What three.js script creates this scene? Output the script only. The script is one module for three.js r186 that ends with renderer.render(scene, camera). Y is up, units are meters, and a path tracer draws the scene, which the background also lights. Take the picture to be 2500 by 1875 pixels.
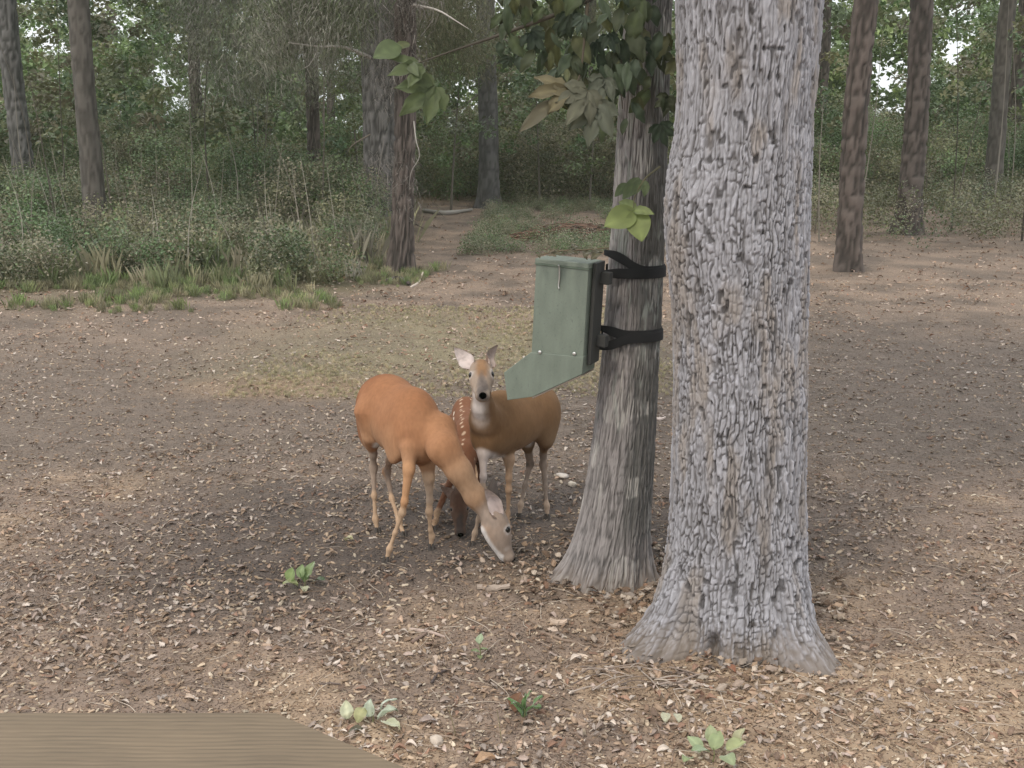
import * as THREE from 'three';
import { mergeGeometries, mergeVertices } from 'three/addons/utils/BufferGeometryUtils.js';
import { RoundedBoxGeometry } from 'three/addons/geometries/RoundedBoxGeometry.js';

// ---------------------------------------------------------------- camera, sky, sun, exposure
const scene = new THREE.Scene();
const camera = new THREE.PerspectiveCamera(35.4, 1024 / 768, 0.05, 400);
camera.position.set(0, 2.4, 0);
camera.rotation.set(-0.21931, 0, 0);
const renderer = new THREE.WebGLRenderer({ antialias: true });
renderer.toneMapping = THREE.LinearToneMapping;
renderer.toneMappingExposure = 1.34;
renderer.shadowMap.enabled = true;
{ // overcast daylight: a pale even sky, a little brighter overhead
  const w = 64, h = 32, data = new Float32Array(w * h * 4);
  for (let j = 0; j < h; j++) for (let i = 0; i < w; i++) {
    const e = Math.max(0, Math.sin(((j + 0.5) / h - 0.5) * Math.PI)), k = 0.86 + 0.64 * e, o = (j * w + i) * 4;
    data[o] = k * 0.97; data[o + 1] = k * 1.0; data[o + 2] = k * 1.05; data[o + 3] = 1;
  }
  const sky = new THREE.DataTexture(data, w, h, THREE.RGBAFormat, THREE.FloatType);
  sky.mapping = THREE.EquirectangularReflectionMapping; sky.magFilter = THREE.LinearFilter; sky.needsUpdate = true;
  scene.background = sky; scene.environment = sky;
}
const sun = new THREE.DirectionalLight(0xfff3e2, 1.35);
sun.position.set(-9, 22, 7); sun.target.position.set(0, 0, -8);
sun.castShadow = true; sun.shadow.radius = 28; sun.shadow.mapSize.set(2048, 2048);
Object.assign(sun.shadow.camera, { left: -25, right: 25, top: 30, bottom: -30, near: 1, far: 80 });
scene.add(sun, sun.target);
scene.fog = new THREE.FogExp2(0xaab09c, 0.0009); // humid air: the woods behind lose contrast

// ---------------------------------------------------------------- helpers
let seed = 20240817;
const rnd = () => { seed = (seed + 0x6d2b79f5) | 0; let t = Math.imul(seed ^ (seed >>> 15), 1 | seed); t = (t + Math.imul(t ^ (t >>> 7), 61 | t)) ^ t; return ((t ^ (t >>> 14)) >>> 0) / 4294967296; };
const rr = (a, b) => a + (b - a) * rnd();
const pick = (a) => a[Math.floor(rnd() * a.length)];
const V = (a) => new THREE.Vector3(a[0], a[1], a[2]);
const clamp = (x, a = 0, b = 1) => Math.min(b, Math.max(a, x));
const sstep = (a, b, x) => { const t = clamp((x - a) / (b - a)); return t * t * (3 - 2 * t); };
const lerp = (a, b, t) => a + (b - a) * t;
const mix3 = (a, b, t) => [lerp(a[0], b[0], t), lerp(a[1], b[1], t), lerp(a[2], b[2], t)];
const h3 = (i, j, k) => { let n = Math.imul(i, 374761393) ^ Math.imul(j, 668265263) ^ Math.imul(k, 974634777); n = Math.imul(n ^ (n >>> 13), 1274126177); n = Math.imul(n ^ (n >>> 15), 2246822519); return ((n ^ (n >>> 16)) >>> 0) / 4294967296; };
function noise(x, y, z = 0) { // smooth value noise, 0..1
  const i = Math.floor(x), j = Math.floor(y), k = Math.floor(z); let u = x - i, v = y - j, w = z - k;
  u = u * u * (3 - 2 * u); v = v * v * (3 - 2 * v); w = w * w * (3 - 2 * w);
  const a = lerp(lerp(h3(i, j, k), h3(i + 1, j, k), u), lerp(h3(i, j + 1, k), h3(i + 1, j + 1, k), u), v);
  const b = lerp(lerp(h3(i, j, k + 1), h3(i + 1, j, k + 1), u), lerp(h3(i, j + 1, k + 1), h3(i + 1, j + 1, k + 1), u), v);
  return lerp(a, b, w);
}
const fbm = (x, y, z = 0, n = 4) => { let s = 0, a = 0.5, t = 0; for (let i = 0; i < n; i++) { s += a * noise(x, y, z); t += a; a *= 0.5; x = x * 2.03 + 7.1; y = y * 2.03 + 3.7; z = z * 2.03 + 1.3; } return s / t; };
function worley(x, y, s, px) { // F1, F2 and the id of the nearest cell; periodic in x over px cells
  const ix = Math.floor(x), iy = Math.floor(y); let f1 = 9, f2 = 9, id = 0;
  for (let dj = -1; dj <= 1; dj++) for (let di = -1; di <= 1; di++) {
    const cx = ix + di, cy = iy + dj, m = px ? ((cx % px) + px) % px : cx;
    const ax = cx + 0.1 + 0.8 * h3(m, cy, s) - x, ay = cy + 0.1 + 0.8 * h3(m, cy, s + 5) - y, d = Math.hypot(ax, ay);
    if (d < f1) { f2 = f1; f1 = d; id = h3(m, cy, s + 9); } else if (d < f2) f2 = d;
  }
  return [f1, f2, id];
}
const used = new Map();
function numbered(name) { const n = used.get(name) ?? 0; used.set(name, n + 1); return n ? name + '_' + String(n).padStart(3, '0') : name; }
function tag(o, label, category, group, kind) {
  if (label) o.userData.label = label;
  if (category) o.userData.category = category;
  if (group) o.userData.group = group;
  if (kind) o.userData.kind = kind;
  return o;
}
function thing(name, label, category, pos = [0, 0, 0], group) { const o = new THREE.Group(); o.name = numbered(name); o.position.set(...pos); scene.add(o); return tag(o, label, category, group); }
function part(name, geo, mat, parent) { const m = new THREE.Mesh(geo, mat); m.name = name; m.castShadow = m.receiveShadow = true; parent.add(m); return m; }
function solo(name, geo, mat, label, category, group, kind) { const m = part(numbered(name), geo, mat, scene); return tag(m, label, category, group, kind); }
function copyOf(o, pos, turn, label) { const c = o.clone(); c.name = numbered(o.name.replace(/_\d{3}$/, '')); c.position.set(...pos); c.rotation.y = turn; c.userData = { ...o.userData, label: label ?? o.userData.label }; scene.add(c); return c; }
const std = (color, rough = 0.9, extra = {}) => new THREE.MeshStandardMaterial({ color: Array.isArray(color) ? new THREE.Color().setRGB(...color) : color, roughness: rough, side: THREE.DoubleSide, ...extra });
const VC = (rough = 0.92, extra = {}) => std([1, 1, 1], rough, { vertexColors: true, ...extra });
const leafMat = new THREE.MeshPhysicalMaterial({ roughness: 0.75, transmission: 0.42, thickness: 0, side: THREE.DoubleSide, vertexColors: true });
const dryMat = VC(0.88), chipMat = VC(0.95), barkMat = VC(0.95);
const M4 = new THREE.Matrix4(), QQ = new THREE.Quaternion(), EU = new THREE.Euler();
function geoOf(pos, idx, col) {
  const g = new THREE.BufferGeometry(); g.setAttribute('position', new THREE.BufferAttribute(Float32Array.from(pos), 3));
  if (col) g.setAttribute('color', new THREE.BufferAttribute(Float32Array.from(col), 3));
  g.setIndex(idx); g.computeVertexNormals(); return g;
}
function paintAll(g, c) { const n = g.attributes.position.count, a = new Float32Array(n * 3); for (let i = 0; i < n; i++) a.set(typeof c === 'function' ? c(g.attributes.position.getX(i), g.attributes.position.getY(i), g.attributes.position.getZ(i)) : c, i * 3); g.setAttribute('color', new THREE.BufferAttribute(a, 3)); return g; }
const bare = (g) => { g.deleteAttribute('uv'); return g; };
function instances(name, geo, mat, list, parent = scene) { // list of [x, y, z, rx, ry, rz, s, color, sy]
  const m = new THREE.InstancedMesh(geo, mat, list.length), q = new THREE.Quaternion(), e = new THREE.Euler(), c = new THREE.Color(), t = new THREE.Matrix4();
  list.forEach((a, i) => { q.setFromEuler(e.set(a[3], a[4], a[5], 'YXZ')); t.compose(new THREE.Vector3(a[0], a[1], a[2]), q, new THREE.Vector3(a[6], a[8] ?? a[6], a[6])); m.setMatrixAt(i, t); m.setColorAt(i, c.setRGB(...a[7])); });
  m.name = parent === scene ? numbered(name) : name; m.castShadow = m.receiveShadow = true; parent.add(m); return m;
}
function tubeGeo(pts, radii, sides = 8, color, rough = 0) { // bent tapered tube through points
  const curve = new THREE.CatmullRomCurve3(pts.map((p) => (Array.isArray(p) ? V(p) : p))), n = Math.max(4, (pts.length - 1) * 5), fr = curve.computeFrenetFrames(n), pos = [], idx = [], col = [];
  for (let i = 0; i <= n; i++) {
    const t = i / n, c = curve.getPoint(t), f = t * (radii.length - 1), k = Math.min(radii.length - 2, Math.floor(f)), r = radii.length > 1 ? lerp(radii[k], radii[k + 1], f - k) : radii[0];
    for (let j = 0; j < sides; j++) {
      const a = (j / sides) * Math.PI * 2, w = r * (1 + rough * (noise(c.x * 40 + j * 3.1, c.y * 40, c.z * 40) - 0.5)), p = c.clone().addScaledVector(fr.normals[i], Math.cos(a) * w).addScaledVector(fr.binormals[i], Math.sin(a) * w);
      pos.push(p.x, p.y, p.z); const cc = typeof color === 'function' ? color(t, a) : color ?? [0.2, 0.15, 0.1], v = 0.8 + 0.4 * noise(i * 0.7, j * 1.3, 5); col.push(cc[0] * v, cc[1] * v, cc[2] * v);
      if (i < n) { const a0 = i * sides + j, a1 = i * sides + (j + 1) % sides; idx.push(a0, a1, a0 + sides, a1, a1 + sides, a0 + sides); }
    }
  }
  for (const e of [0, n]) { const c = curve.getPoint(e / n), b = pos.length / 3; pos.push(c.x, c.y, c.z); col.push(...(typeof color === 'function' ? color(e / n, 0) : color ?? [0.3, 0.25, 0.2])); for (let j = 0; j < sides; j++) { const a0 = e * sides + j, a1 = e * sides + (j + 1) % sides; e ? idx.push(b, a0, a1) : idx.push(b, a1, a0); } }
  return geoOf(pos, idx, col);
}
// a leaf blade: base at the origin, tip along +z, upper face +y
function leafGeo({ len = 1, wid = 0.5, lobes = 0, depth = 0, fold = 0.2, arch = 0.2, wave = 0, rows = 9, cols = 4, shape = 1, color = [0.3, 0.2, 0.1], vein = 1.25, vary = 0.15, stalk = 0, s = 1 }) {
  const pos = [], idx = [], col = [];
  for (let i = 0; i <= rows; i++) for (let j = 0; j <= cols; j++) {
    const t = i / rows, u = (j / cols) * 2 - 1;
    let w = wid * 0.5 * Math.pow(Math.sin(Math.PI * Math.pow(clamp(t, 0.012, 0.99), shape)), 0.75);
    if (lobes) w *= 1 - depth * (0.5 + 0.5 * Math.cos(t * lobes * Math.PI * 2 + (u > 0 ? 0.5 : 0)));
    const x = u * w, y = fold * Math.abs(x) + arch * len * (t - t * t) * 1.6 * 0.6 + wave * len * (noise(t * 4 + s * 9, u * 2 + s * 5, s) - 0.5), z = t * len;
    pos.push(x, y, z);
    const v = (1 + (noise(t * 7 + s, u * 5, s * 3) - 0.5) * 2 * vary) * (Math.abs(u) < 0.01 ? vein : 1); col.push(color[0] * v, color[1] * v, color[2] * v);
    if (i < rows && j < cols) { const a = i * (cols + 1) + j; idx.push(a, a + cols + 1, a + 1, a + 1, a + cols + 1, a + cols + 2); }
  }
  return geoOf(pos, idx, col);
}
// matrix that sends +z to (tip - base) and +y as near to n as it can
function aim(base, tip, n) { const z = V(tip).sub(V(base)).normalize(), x = new THREE.Vector3().crossVectors(V(n), z).normalize(), y = new THREE.Vector3().crossVectors(z, x); return new THREE.Matrix4().makeBasis(x, y, z).setPosition(V(base)); }
const gh = (x, z) => 0.05 * (fbm(x * 0.45 + 11, z * 0.45 + 5, 3, 3) - 0.5) + 0.02 * (noise(x * 2.1, z * 2.1, 8) - 0.5) + 0.02 * Math.exp(-Math.pow(Math.hypot(x - 1.03, z + 5.32) / 0.62, 2)) + 0.018 * Math.exp(-Math.pow(Math.hypot(x - 0.5, z + 6) / 0.42, 2)) + (z < -20 ? 0.25 * sstep(-20, -60, z) * (fbm(x * 0.05, z * 0.05, 2) + 0.2) : 0);
// ---------------------------------------------------------------- ground
function groundColor(x, z) {
  const d = -z, n = fbm(x * 0.7, z * 0.7, 1), n2 = fbm(x * 2.3 + 9, z * 2.3, 4), n3 = fbm(x * 9, z * 9, 6, 3);
  let c = mix3([0.39, 0.29, 0.2], [0.265, 0.2, 0.155], sstep(0.4, 0.62, n2 * 0.6 + n * 0.4 + sstep(4.9, 5.7, d) * 0.12));
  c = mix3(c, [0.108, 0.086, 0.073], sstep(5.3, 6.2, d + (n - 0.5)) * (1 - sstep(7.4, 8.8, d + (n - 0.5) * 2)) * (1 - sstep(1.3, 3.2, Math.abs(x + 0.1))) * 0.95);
  c = mix3(c, [0.185, 0.146, 0.116], sstep(7.2, 8.6, d + (n2 - 0.5)));
  c = mix3(c, mix3([0.3, 0.228, 0.172], [0.17, 0.132, 0.102], sstep(0.42, 0.62, n2 * 0.7 + n3 * 0.3)), sstep(11, 16, d + (n - 0.5) * 4));
  const grass = sstep(10.3, 11.6, d + (n - 0.5) * 2) * (1 - sstep(13.6, 15.6, d + (n - 0.5) * 3)) * sstep(-3.4, -1.2, x + (n - 0.5) * 2) * (1 - sstep(0.6, 2.2, x));
  c = mix3(c, [0.26, 0.228, 0.135], grass * (0.55 + 0.45 * n2));
  const sand = (1 - sstep(0.2, 0.9, Math.hypot((x + 2.0) * 0.55, (d - 10.6) * 1.3))); c = mix3(c, [0.42, 0.29, 0.17], sand * 0.4);
  if (x < -1.2) c = mix3(c, [0.13, 0.12, 0.06], sstep(15, 18, d + (n - 0.5) * 3) * sstep(-1.2, -2.6, x + (d - 17) * 0.05) * 0.8);
  c = mix3(c, [0.16, 0.14, 0.07], sstep(34, 46, d) * 0.9);
  c = mix3(c, [0.3, 0.33, 0.14], sstep(58, 75, d));
  const v = 0.72 + 0.56 * n3; return [c[0] * v, c[1] * v, c[2] * v];
}
function detailTexture() { // mulch grain: short fibres, crumbs and pits
  const S = 1024, a = document.createElement('canvas'); a.width = a.height = S; const g = a.getContext('2d'); g.fillStyle = 'rgb(176,174,172)'; g.fillRect(0, 0, S, S);
  const strokes = (n, l0, l1, w0, w1, tones) => { for (let i = 0; i < n; i++) { const x = rnd() * S, y = rnd() * S, t = rnd() * 6.283, l = rr(l0, l1), c = pick(tones); g.strokeStyle = `rgba(${c[0]},${c[1]},${c[2]},${rr(0.35, 0.95)})`; g.lineWidth = rr(w0, w1);
    for (const ox of [-S, 0, S]) for (const oy of [-S, 0, S]) { if (x + ox < -l || x + ox > S + l || y + oy < -l || y + oy > S + l) continue; g.beginPath(); g.moveTo(x + ox, y + oy); g.quadraticCurveTo(x + ox + Math.cos(t) * l * 0.5 + rr(-4, 4), y + oy + Math.sin(t) * l * 0.5, x + ox + Math.cos(t) * l, y + oy + Math.sin(t) * l); g.stroke(); } } };
  const T = [[90, 82, 76], [120, 110, 104], [215, 205, 196], [238, 228, 214], [150, 138, 128], [70, 62, 58]];
  strokes(5200, 2, 9, 2, 6, T.slice(0, 2).concat([[60, 52, 48]])); strokes(5200, 3, 16, 1, 3, T); strokes(1500, 10, 44, 1, 3.4, T); strokes(3200, 1, 4, 1.5, 4, [[244, 234, 218], [80, 70, 64], [210, 190, 170]]);
  return a;
}
{
  const cv = detailTexture(), map = new THREE.CanvasTexture(cv), bump = new THREE.CanvasTexture(cv);
  map.colorSpace = THREE.SRGBColorSpace; for (const t of [map, bump]) { t.wrapS = t.wrapT = THREE.RepeatWrapping; t.repeat.set(1 / 1.35, 1 / 1.35); }
  const xs = [], zs = [], nx = 360, nz = 560;
  for (let i = 0; i <= nx; i++) { const u = (i / nx) * 2 - 1; xs.push(u * 3.2 + Math.sign(u) * Math.pow(Math.abs(u), 7) * 90); }
  for (let i = 0; i <= nz; i++) { const u = i / nz; zs.push(u < 0.04 ? 40 - (u / 0.04) * 36.4 - 0 : 3.6 - 0.0 - (u < 0.1 ? ((u - 0.04) / 0.06) * 7 : 7 + ((u - 0.1) / 0.9) * 12 + Math.pow((u - 0.1) / 0.9, 6) * 150)); }
  const pos = [], col = [], uv = [], idx = [];
  zs.forEach((z, j) => xs.forEach((x, i) => {
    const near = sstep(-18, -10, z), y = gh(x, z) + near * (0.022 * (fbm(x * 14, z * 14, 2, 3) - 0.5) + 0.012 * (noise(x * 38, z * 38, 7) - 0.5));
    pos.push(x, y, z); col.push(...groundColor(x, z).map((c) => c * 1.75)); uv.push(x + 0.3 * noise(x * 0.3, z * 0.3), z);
    if (i < nx && j < nz) { const a = j * (nx + 1) + i; idx.push(a, a + 1, a + nx + 1, a + 1, a + nx + 2, a + nx + 1); }
  }));
  const g = geoOf(pos, idx, col); g.setAttribute('uv', new THREE.BufferAttribute(Float32Array.from(uv), 2));
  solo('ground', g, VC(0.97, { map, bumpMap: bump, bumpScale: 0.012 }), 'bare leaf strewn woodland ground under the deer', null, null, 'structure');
}

// ---------------------------------------------------------------- litter on the ground (uncountable)
const oakLeaf = (s, c, o = {}) => leafGeo({ len: 1, wid: 0.62, lobes: 3.2, depth: 0.42, fold: rr(-0.6, 0.8), arch: rr(0.1, 0.7), wave: 0.22, rows: 8, cols: 4, shape: 0.8, color: c, s, ...o });
const ovalLeaf = (s, c, o = {}) => leafGeo({ len: 1, wid: 0.5, fold: rr(-0.4, 1.3), arch: rr(0.05, 0.8), wave: 0.2, rows: 6, cols: 4, color: c, s, ...o });
function chipGeo(s) { const g = new THREE.IcosahedronGeometry(0.5, 1), p = g.attributes.position; for (let i = 0; i < p.count; i++) { const x = p.getX(i), y = p.getY(i), z = p.getZ(i), k = 0.75 + 0.5 * h3(Math.round(x * 40), Math.round(y * 40) + s, Math.round(z * 40)); p.setXYZ(i, x * k, y * k * 0.28, z * k * 0.45); } g.computeVertexNormals(); return bare(paintAll(g, [1, 1, 1])); }
const twigGeo = (s) => tubeGeo([[0, 0, -0.5], [0.04 * Math.sin(s), 0.02, -0.15], [-0.05 * Math.cos(s * 3), 0.03, 0.2], [0.02, 0, 0.5]], [0.011, 0.009, 0.006], 5, [1, 1, 1]);
{
  const leafTones = [[0.36, 0.25, 0.17], [0.29, 0.2, 0.13], [0.4, 0.31, 0.23], [0.47, 0.39, 0.31], [0.21, 0.135, 0.085], [0.16, 0.105, 0.07], [0.24, 0.14, 0.09], [0.37, 0.28, 0.22], [0.31, 0.25, 0.2], [0.26, 0.2, 0.155]];
  const chipTones = [[0.4, 0.3, 0.21], [0.44, 0.35, 0.25], [0.3, 0.21, 0.135], [0.36, 0.27, 0.19], [0.17, 0.11, 0.075], [0.34, 0.24, 0.16], [0.5, 0.42, 0.32], [0.22, 0.15, 0.1]];
  const place = (n, d0, d1, fn) => { const out = []; for (let i = 0; i < n; i++) { const d = d0 * Math.exp(rnd() * Math.log(d1 / d0)), x = (rnd() * 2 - 1) * (0.47 * d + 0.6); const a = fn(x, -d); if (a) out.push(a); } return out; };
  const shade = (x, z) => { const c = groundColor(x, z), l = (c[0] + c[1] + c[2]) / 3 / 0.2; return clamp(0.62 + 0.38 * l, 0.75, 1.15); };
  const leafAt = (s0, s1) => (x, z) => {
    if (fbm(x * 1.1 + 3, z * 1.1, 12, 4) + 0.5 * (noise(x * 4.3, z * 4.3, 21) - 0.5) + rr(-0.2, 0.2) < 0.45) return null;
    const c = pick(leafTones), v = rr(0.75, 1.15) * shade(x, z), p = z < -13 ? [1.02, 0.96, 0.92] : [1, 1, 1]; return [x, gh(x, z) + rr(0.002, 0.016), z, rr(-0.35, 0.35) + (rnd() < 0.4 ? Math.PI : 0), rr(0, 6.28), rr(-0.35, 0.35), rr(s0, s1) * (1 + 0.6 * sstep(-9, -18, z)), [c[0] * v * p[0] * 0.97, c[1] * v * p[1], c[2] * v * p[2] * 1.07]];
  };
  for (let k = 0; k < 4; k++) {
    tag(instances('fallen_leaves', oakLeaf(k + 1, [1, 1, 1]), dryMat, place(3400, 3.4, 40, leafAt(0.016, 0.055))), 'dry lobed leaves scattered over the bare ground', 'leaf litter', 'loose leaf litter on the woodland floor', 'stuff');
    tag(instances('fallen_leaves', ovalLeaf(k + 7, [1, 1, 1]), dryMat, place(6400, 3.4, 40, leafAt(0.016, 0.055))), 'dry narrow curled leaves scattered over the bare ground', 'leaf litter', 'loose leaf litter on the woodland floor', 'stuff');
  }
  for (const [cx, cz, r0, n] of [[1.03, -5.32, 0.36, 420], [0.5, -6.0, 0.24, 260]]) { // litter banked against the two near trunks
    const l = []; for (let i = 0; i < n; i++) { const a = rnd() * 6.283, r = r0 + Math.pow(rnd(), 1.4) * 0.34, x = cx + Math.cos(a) * r, z = cz + Math.sin(a) * r, c = pick(leafTones), v = rr(0.6, 1); l.push([x, gh(x, z) + rr(0.006, 0.03), z, rr(-0.5, 0.5), rnd() * 6.28, rr(-0.5, 0.5), rr(0.02, 0.065), [c[0] * v, c[1] * v, c[2] * v]]); }
    tag(instances('banked_leaves', oakLeaf(n, [1, 1, 1]), dryMat, l), 'dry leaves banked against the foot of the trunk', 'leaf litter', 'leaves banked round the trunks', 'stuff');
  }
  for (let k = 0; k < 3; k++) {
    tag(instances('wood_chips', chipGeo(k * 17), chipMat, place(24000, 3.4, 18, (x, z) => { const c = pick(chipTones), v = rr(0.6, 1.15) * shade(x, z); return [x, gh(x, z) + 0.004, z, rr(-0.5, 0.5), rr(0, 6.28), rr(-0.5, 0.5), Math.pow(rnd(), 3) * 0.034 + 0.006, [c[0] * v, c[1] * v, c[2] * v]]; })), 'small wood chips and crumbs of bark in the soil', 'wood chips', 'wood chips and crumbs on the ground', 'stuff');
    tag(instances('loose_twigs', twigGeo(k * 2.1 + 1), chipMat, place(2300, 3.4, 30, (x, z) => { const c = pick([[0.3, 0.23, 0.18], [0.16, 0.11, 0.08], [0.44, 0.37, 0.3], [0.22, 0.15, 0.1]]), s = rr(0.05, 0.2); return [x, gh(x, z) + 0.008, z, rr(-0.12, 0.12), rr(0, 6.28), 0, s, c.map((q) => q * shade(x, z))]; })), 'thin dead twigs strewn over the ground', 'twigs', 'loose twigs on the ground', 'stuff');
  }
  tag(instances('pale_specks', chipGeo(91), chipMat, place(900, 3.4, 9, (x, z) => [x, gh(x, z) + 0.008, z, rr(-0.6, 0.6), rr(0, 6.28), rr(-0.6, 0.6), rr(0.008, 0.02), pick([[0.55, 0.48, 0.38], [0.48, 0.39, 0.28], [0.6, 0.54, 0.46]])])), 'pale kernels and crumbs speckling the near ground', 'crumbs', null, 'stuff');
}
// ---------------------------------------------------------------- trunks
// heights: rings; centre(h) -> [x, z]; radius(h, a); surf(a, h, R) -> [relief in metres, colour]
function trunkGeo(heights, nu, centre, radius, surf, y0 = 0) {
  const pos = [], col = [], idx = [];
  heights.forEach((h, j) => { const [cx, cz] = centre(h); for (let i = 0; i < nu; i++) {
    const a = (i / nu) * Math.PI * 2, R = radius(h, a), [d, c] = surf(a, h, R), r = R + d;
    pos.push(cx + Math.cos(a) * r, y0 + h, cz + Math.sin(a) * r); col.push(...c);
    if (j < heights.length - 1) { const a0 = j * nu + i, a1 = j * nu + (i + 1) % nu; idx.push(a0, a0 + nu, a1, a1, a0 + nu, a1 + nu); }
  } });
  return geoOf(pos, idx, col);
}
const steps = (a, b, s) => { const o = [], n = Math.round((b - a) / s); for (let i = 0; i <= n; i++) o.push(a + ((b - a) * i) / n); return o; };
const angd = (a, b) => Math.abs(Math.atan2(Math.sin(a - b), Math.cos(a - b)));
// clump of small folded leaves, about 1 m across before scaling
function clumpGeo(n, leaf, s, flat = 0.7, tones = [[1, 1, 1]]) {
  const pos = [], idx = [], col = [];
  for (let i = 0; i < n; i++) {
    const r = Math.cbrt(rnd()) * 0.5, th = rnd() * 6.283, ph = Math.acos(rnd() * 2 - 1), c = new THREE.Vector3(Math.sin(ph) * Math.cos(th) * r, Math.cos(ph) * r * flat, Math.sin(ph) * Math.sin(th) * r);
    QQ.setFromEuler(EU.set(rr(-0.9, 0.9), rnd() * 6.283, rr(-0.9, 0.9), 'YXZ')); const l = leaf * rr(0.6, 1.3), w = l * rr(0.28, 0.42), b = pos.length / 3, t = pick(tones), v = rr(0.75, 1.25);
    for (const p of [[0, 0, -0.5 * l], [w, w * 0.5, 0], [0, 0.02 * l, 0.5 * l], [-w, w * 0.5, 0]]) { const q = new THREE.Vector3(...p).applyQuaternion(QQ).add(c); pos.push(q.x, q.y, q.z); col.push(t[0] * v, t[1] * v, t[2] * v); }
    idx.push(b, b + 1, b + 2, b, b + 2, b + 3);
  }
  return geoOf(pos, idx, col);
}
const clumps = [0, 1, 2].map((k) => clumpGeo(46, 0.2, k)), fineClumps = [0, 1].map((k) => clumpGeo(70, 0.11, k, 0.85));
// high crown, mostly above the picture: limbs and leaf clumps
function highCrown(tree, base, h0, h1, R, n, tone) {
  const cl = [], limbs = [];
  for (let k = 0; k < 7; k++) { const a = k * 0.9 + rr(0, 0.6), y = lerp(h0, h1, 0.1 + 0.1 * k), e = [base[0] + Math.cos(a) * R * 0.8, y + rr(0.8, 1.8), base[2] + Math.sin(a) * R * 0.8]; limbs.push(tubeGeo([[base[0], y - 0.5, base[2]], [base[0] + Math.cos(a) * R * 0.35, y + 0.3, base[2] + Math.sin(a) * R * 0.35], e], [0.09, 0.06, 0.015], 6, [0.14, 0.11, 0.085])); }
  for (let i = 0; i < n; i++) { const a = rnd() * 6.283, q = Math.sqrt(rnd()), y = rr(0, 1), w = R * q * Math.sqrt(Math.sin(Math.PI * clamp(y * 0.8 + 0.15))); const v = rr(0.7, 1.3); cl.push([base[0] + Math.cos(a) * w, lerp(h0, h1, y), base[2] + Math.sin(a) * w, rr(-0.3, 0.3), rnd() * 6.28, rr(-0.3, 0.3), rr(0.7, 1.3), [tone[0] * v, tone[1] * v, tone[2] * v]]); }
  part('limb', mergeGeometries(limbs), barkMat, tree);
  return tag(instances('crown', pick(clumps), leafMat, cl, tree), null, null, null, 'stuff');
}

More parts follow.
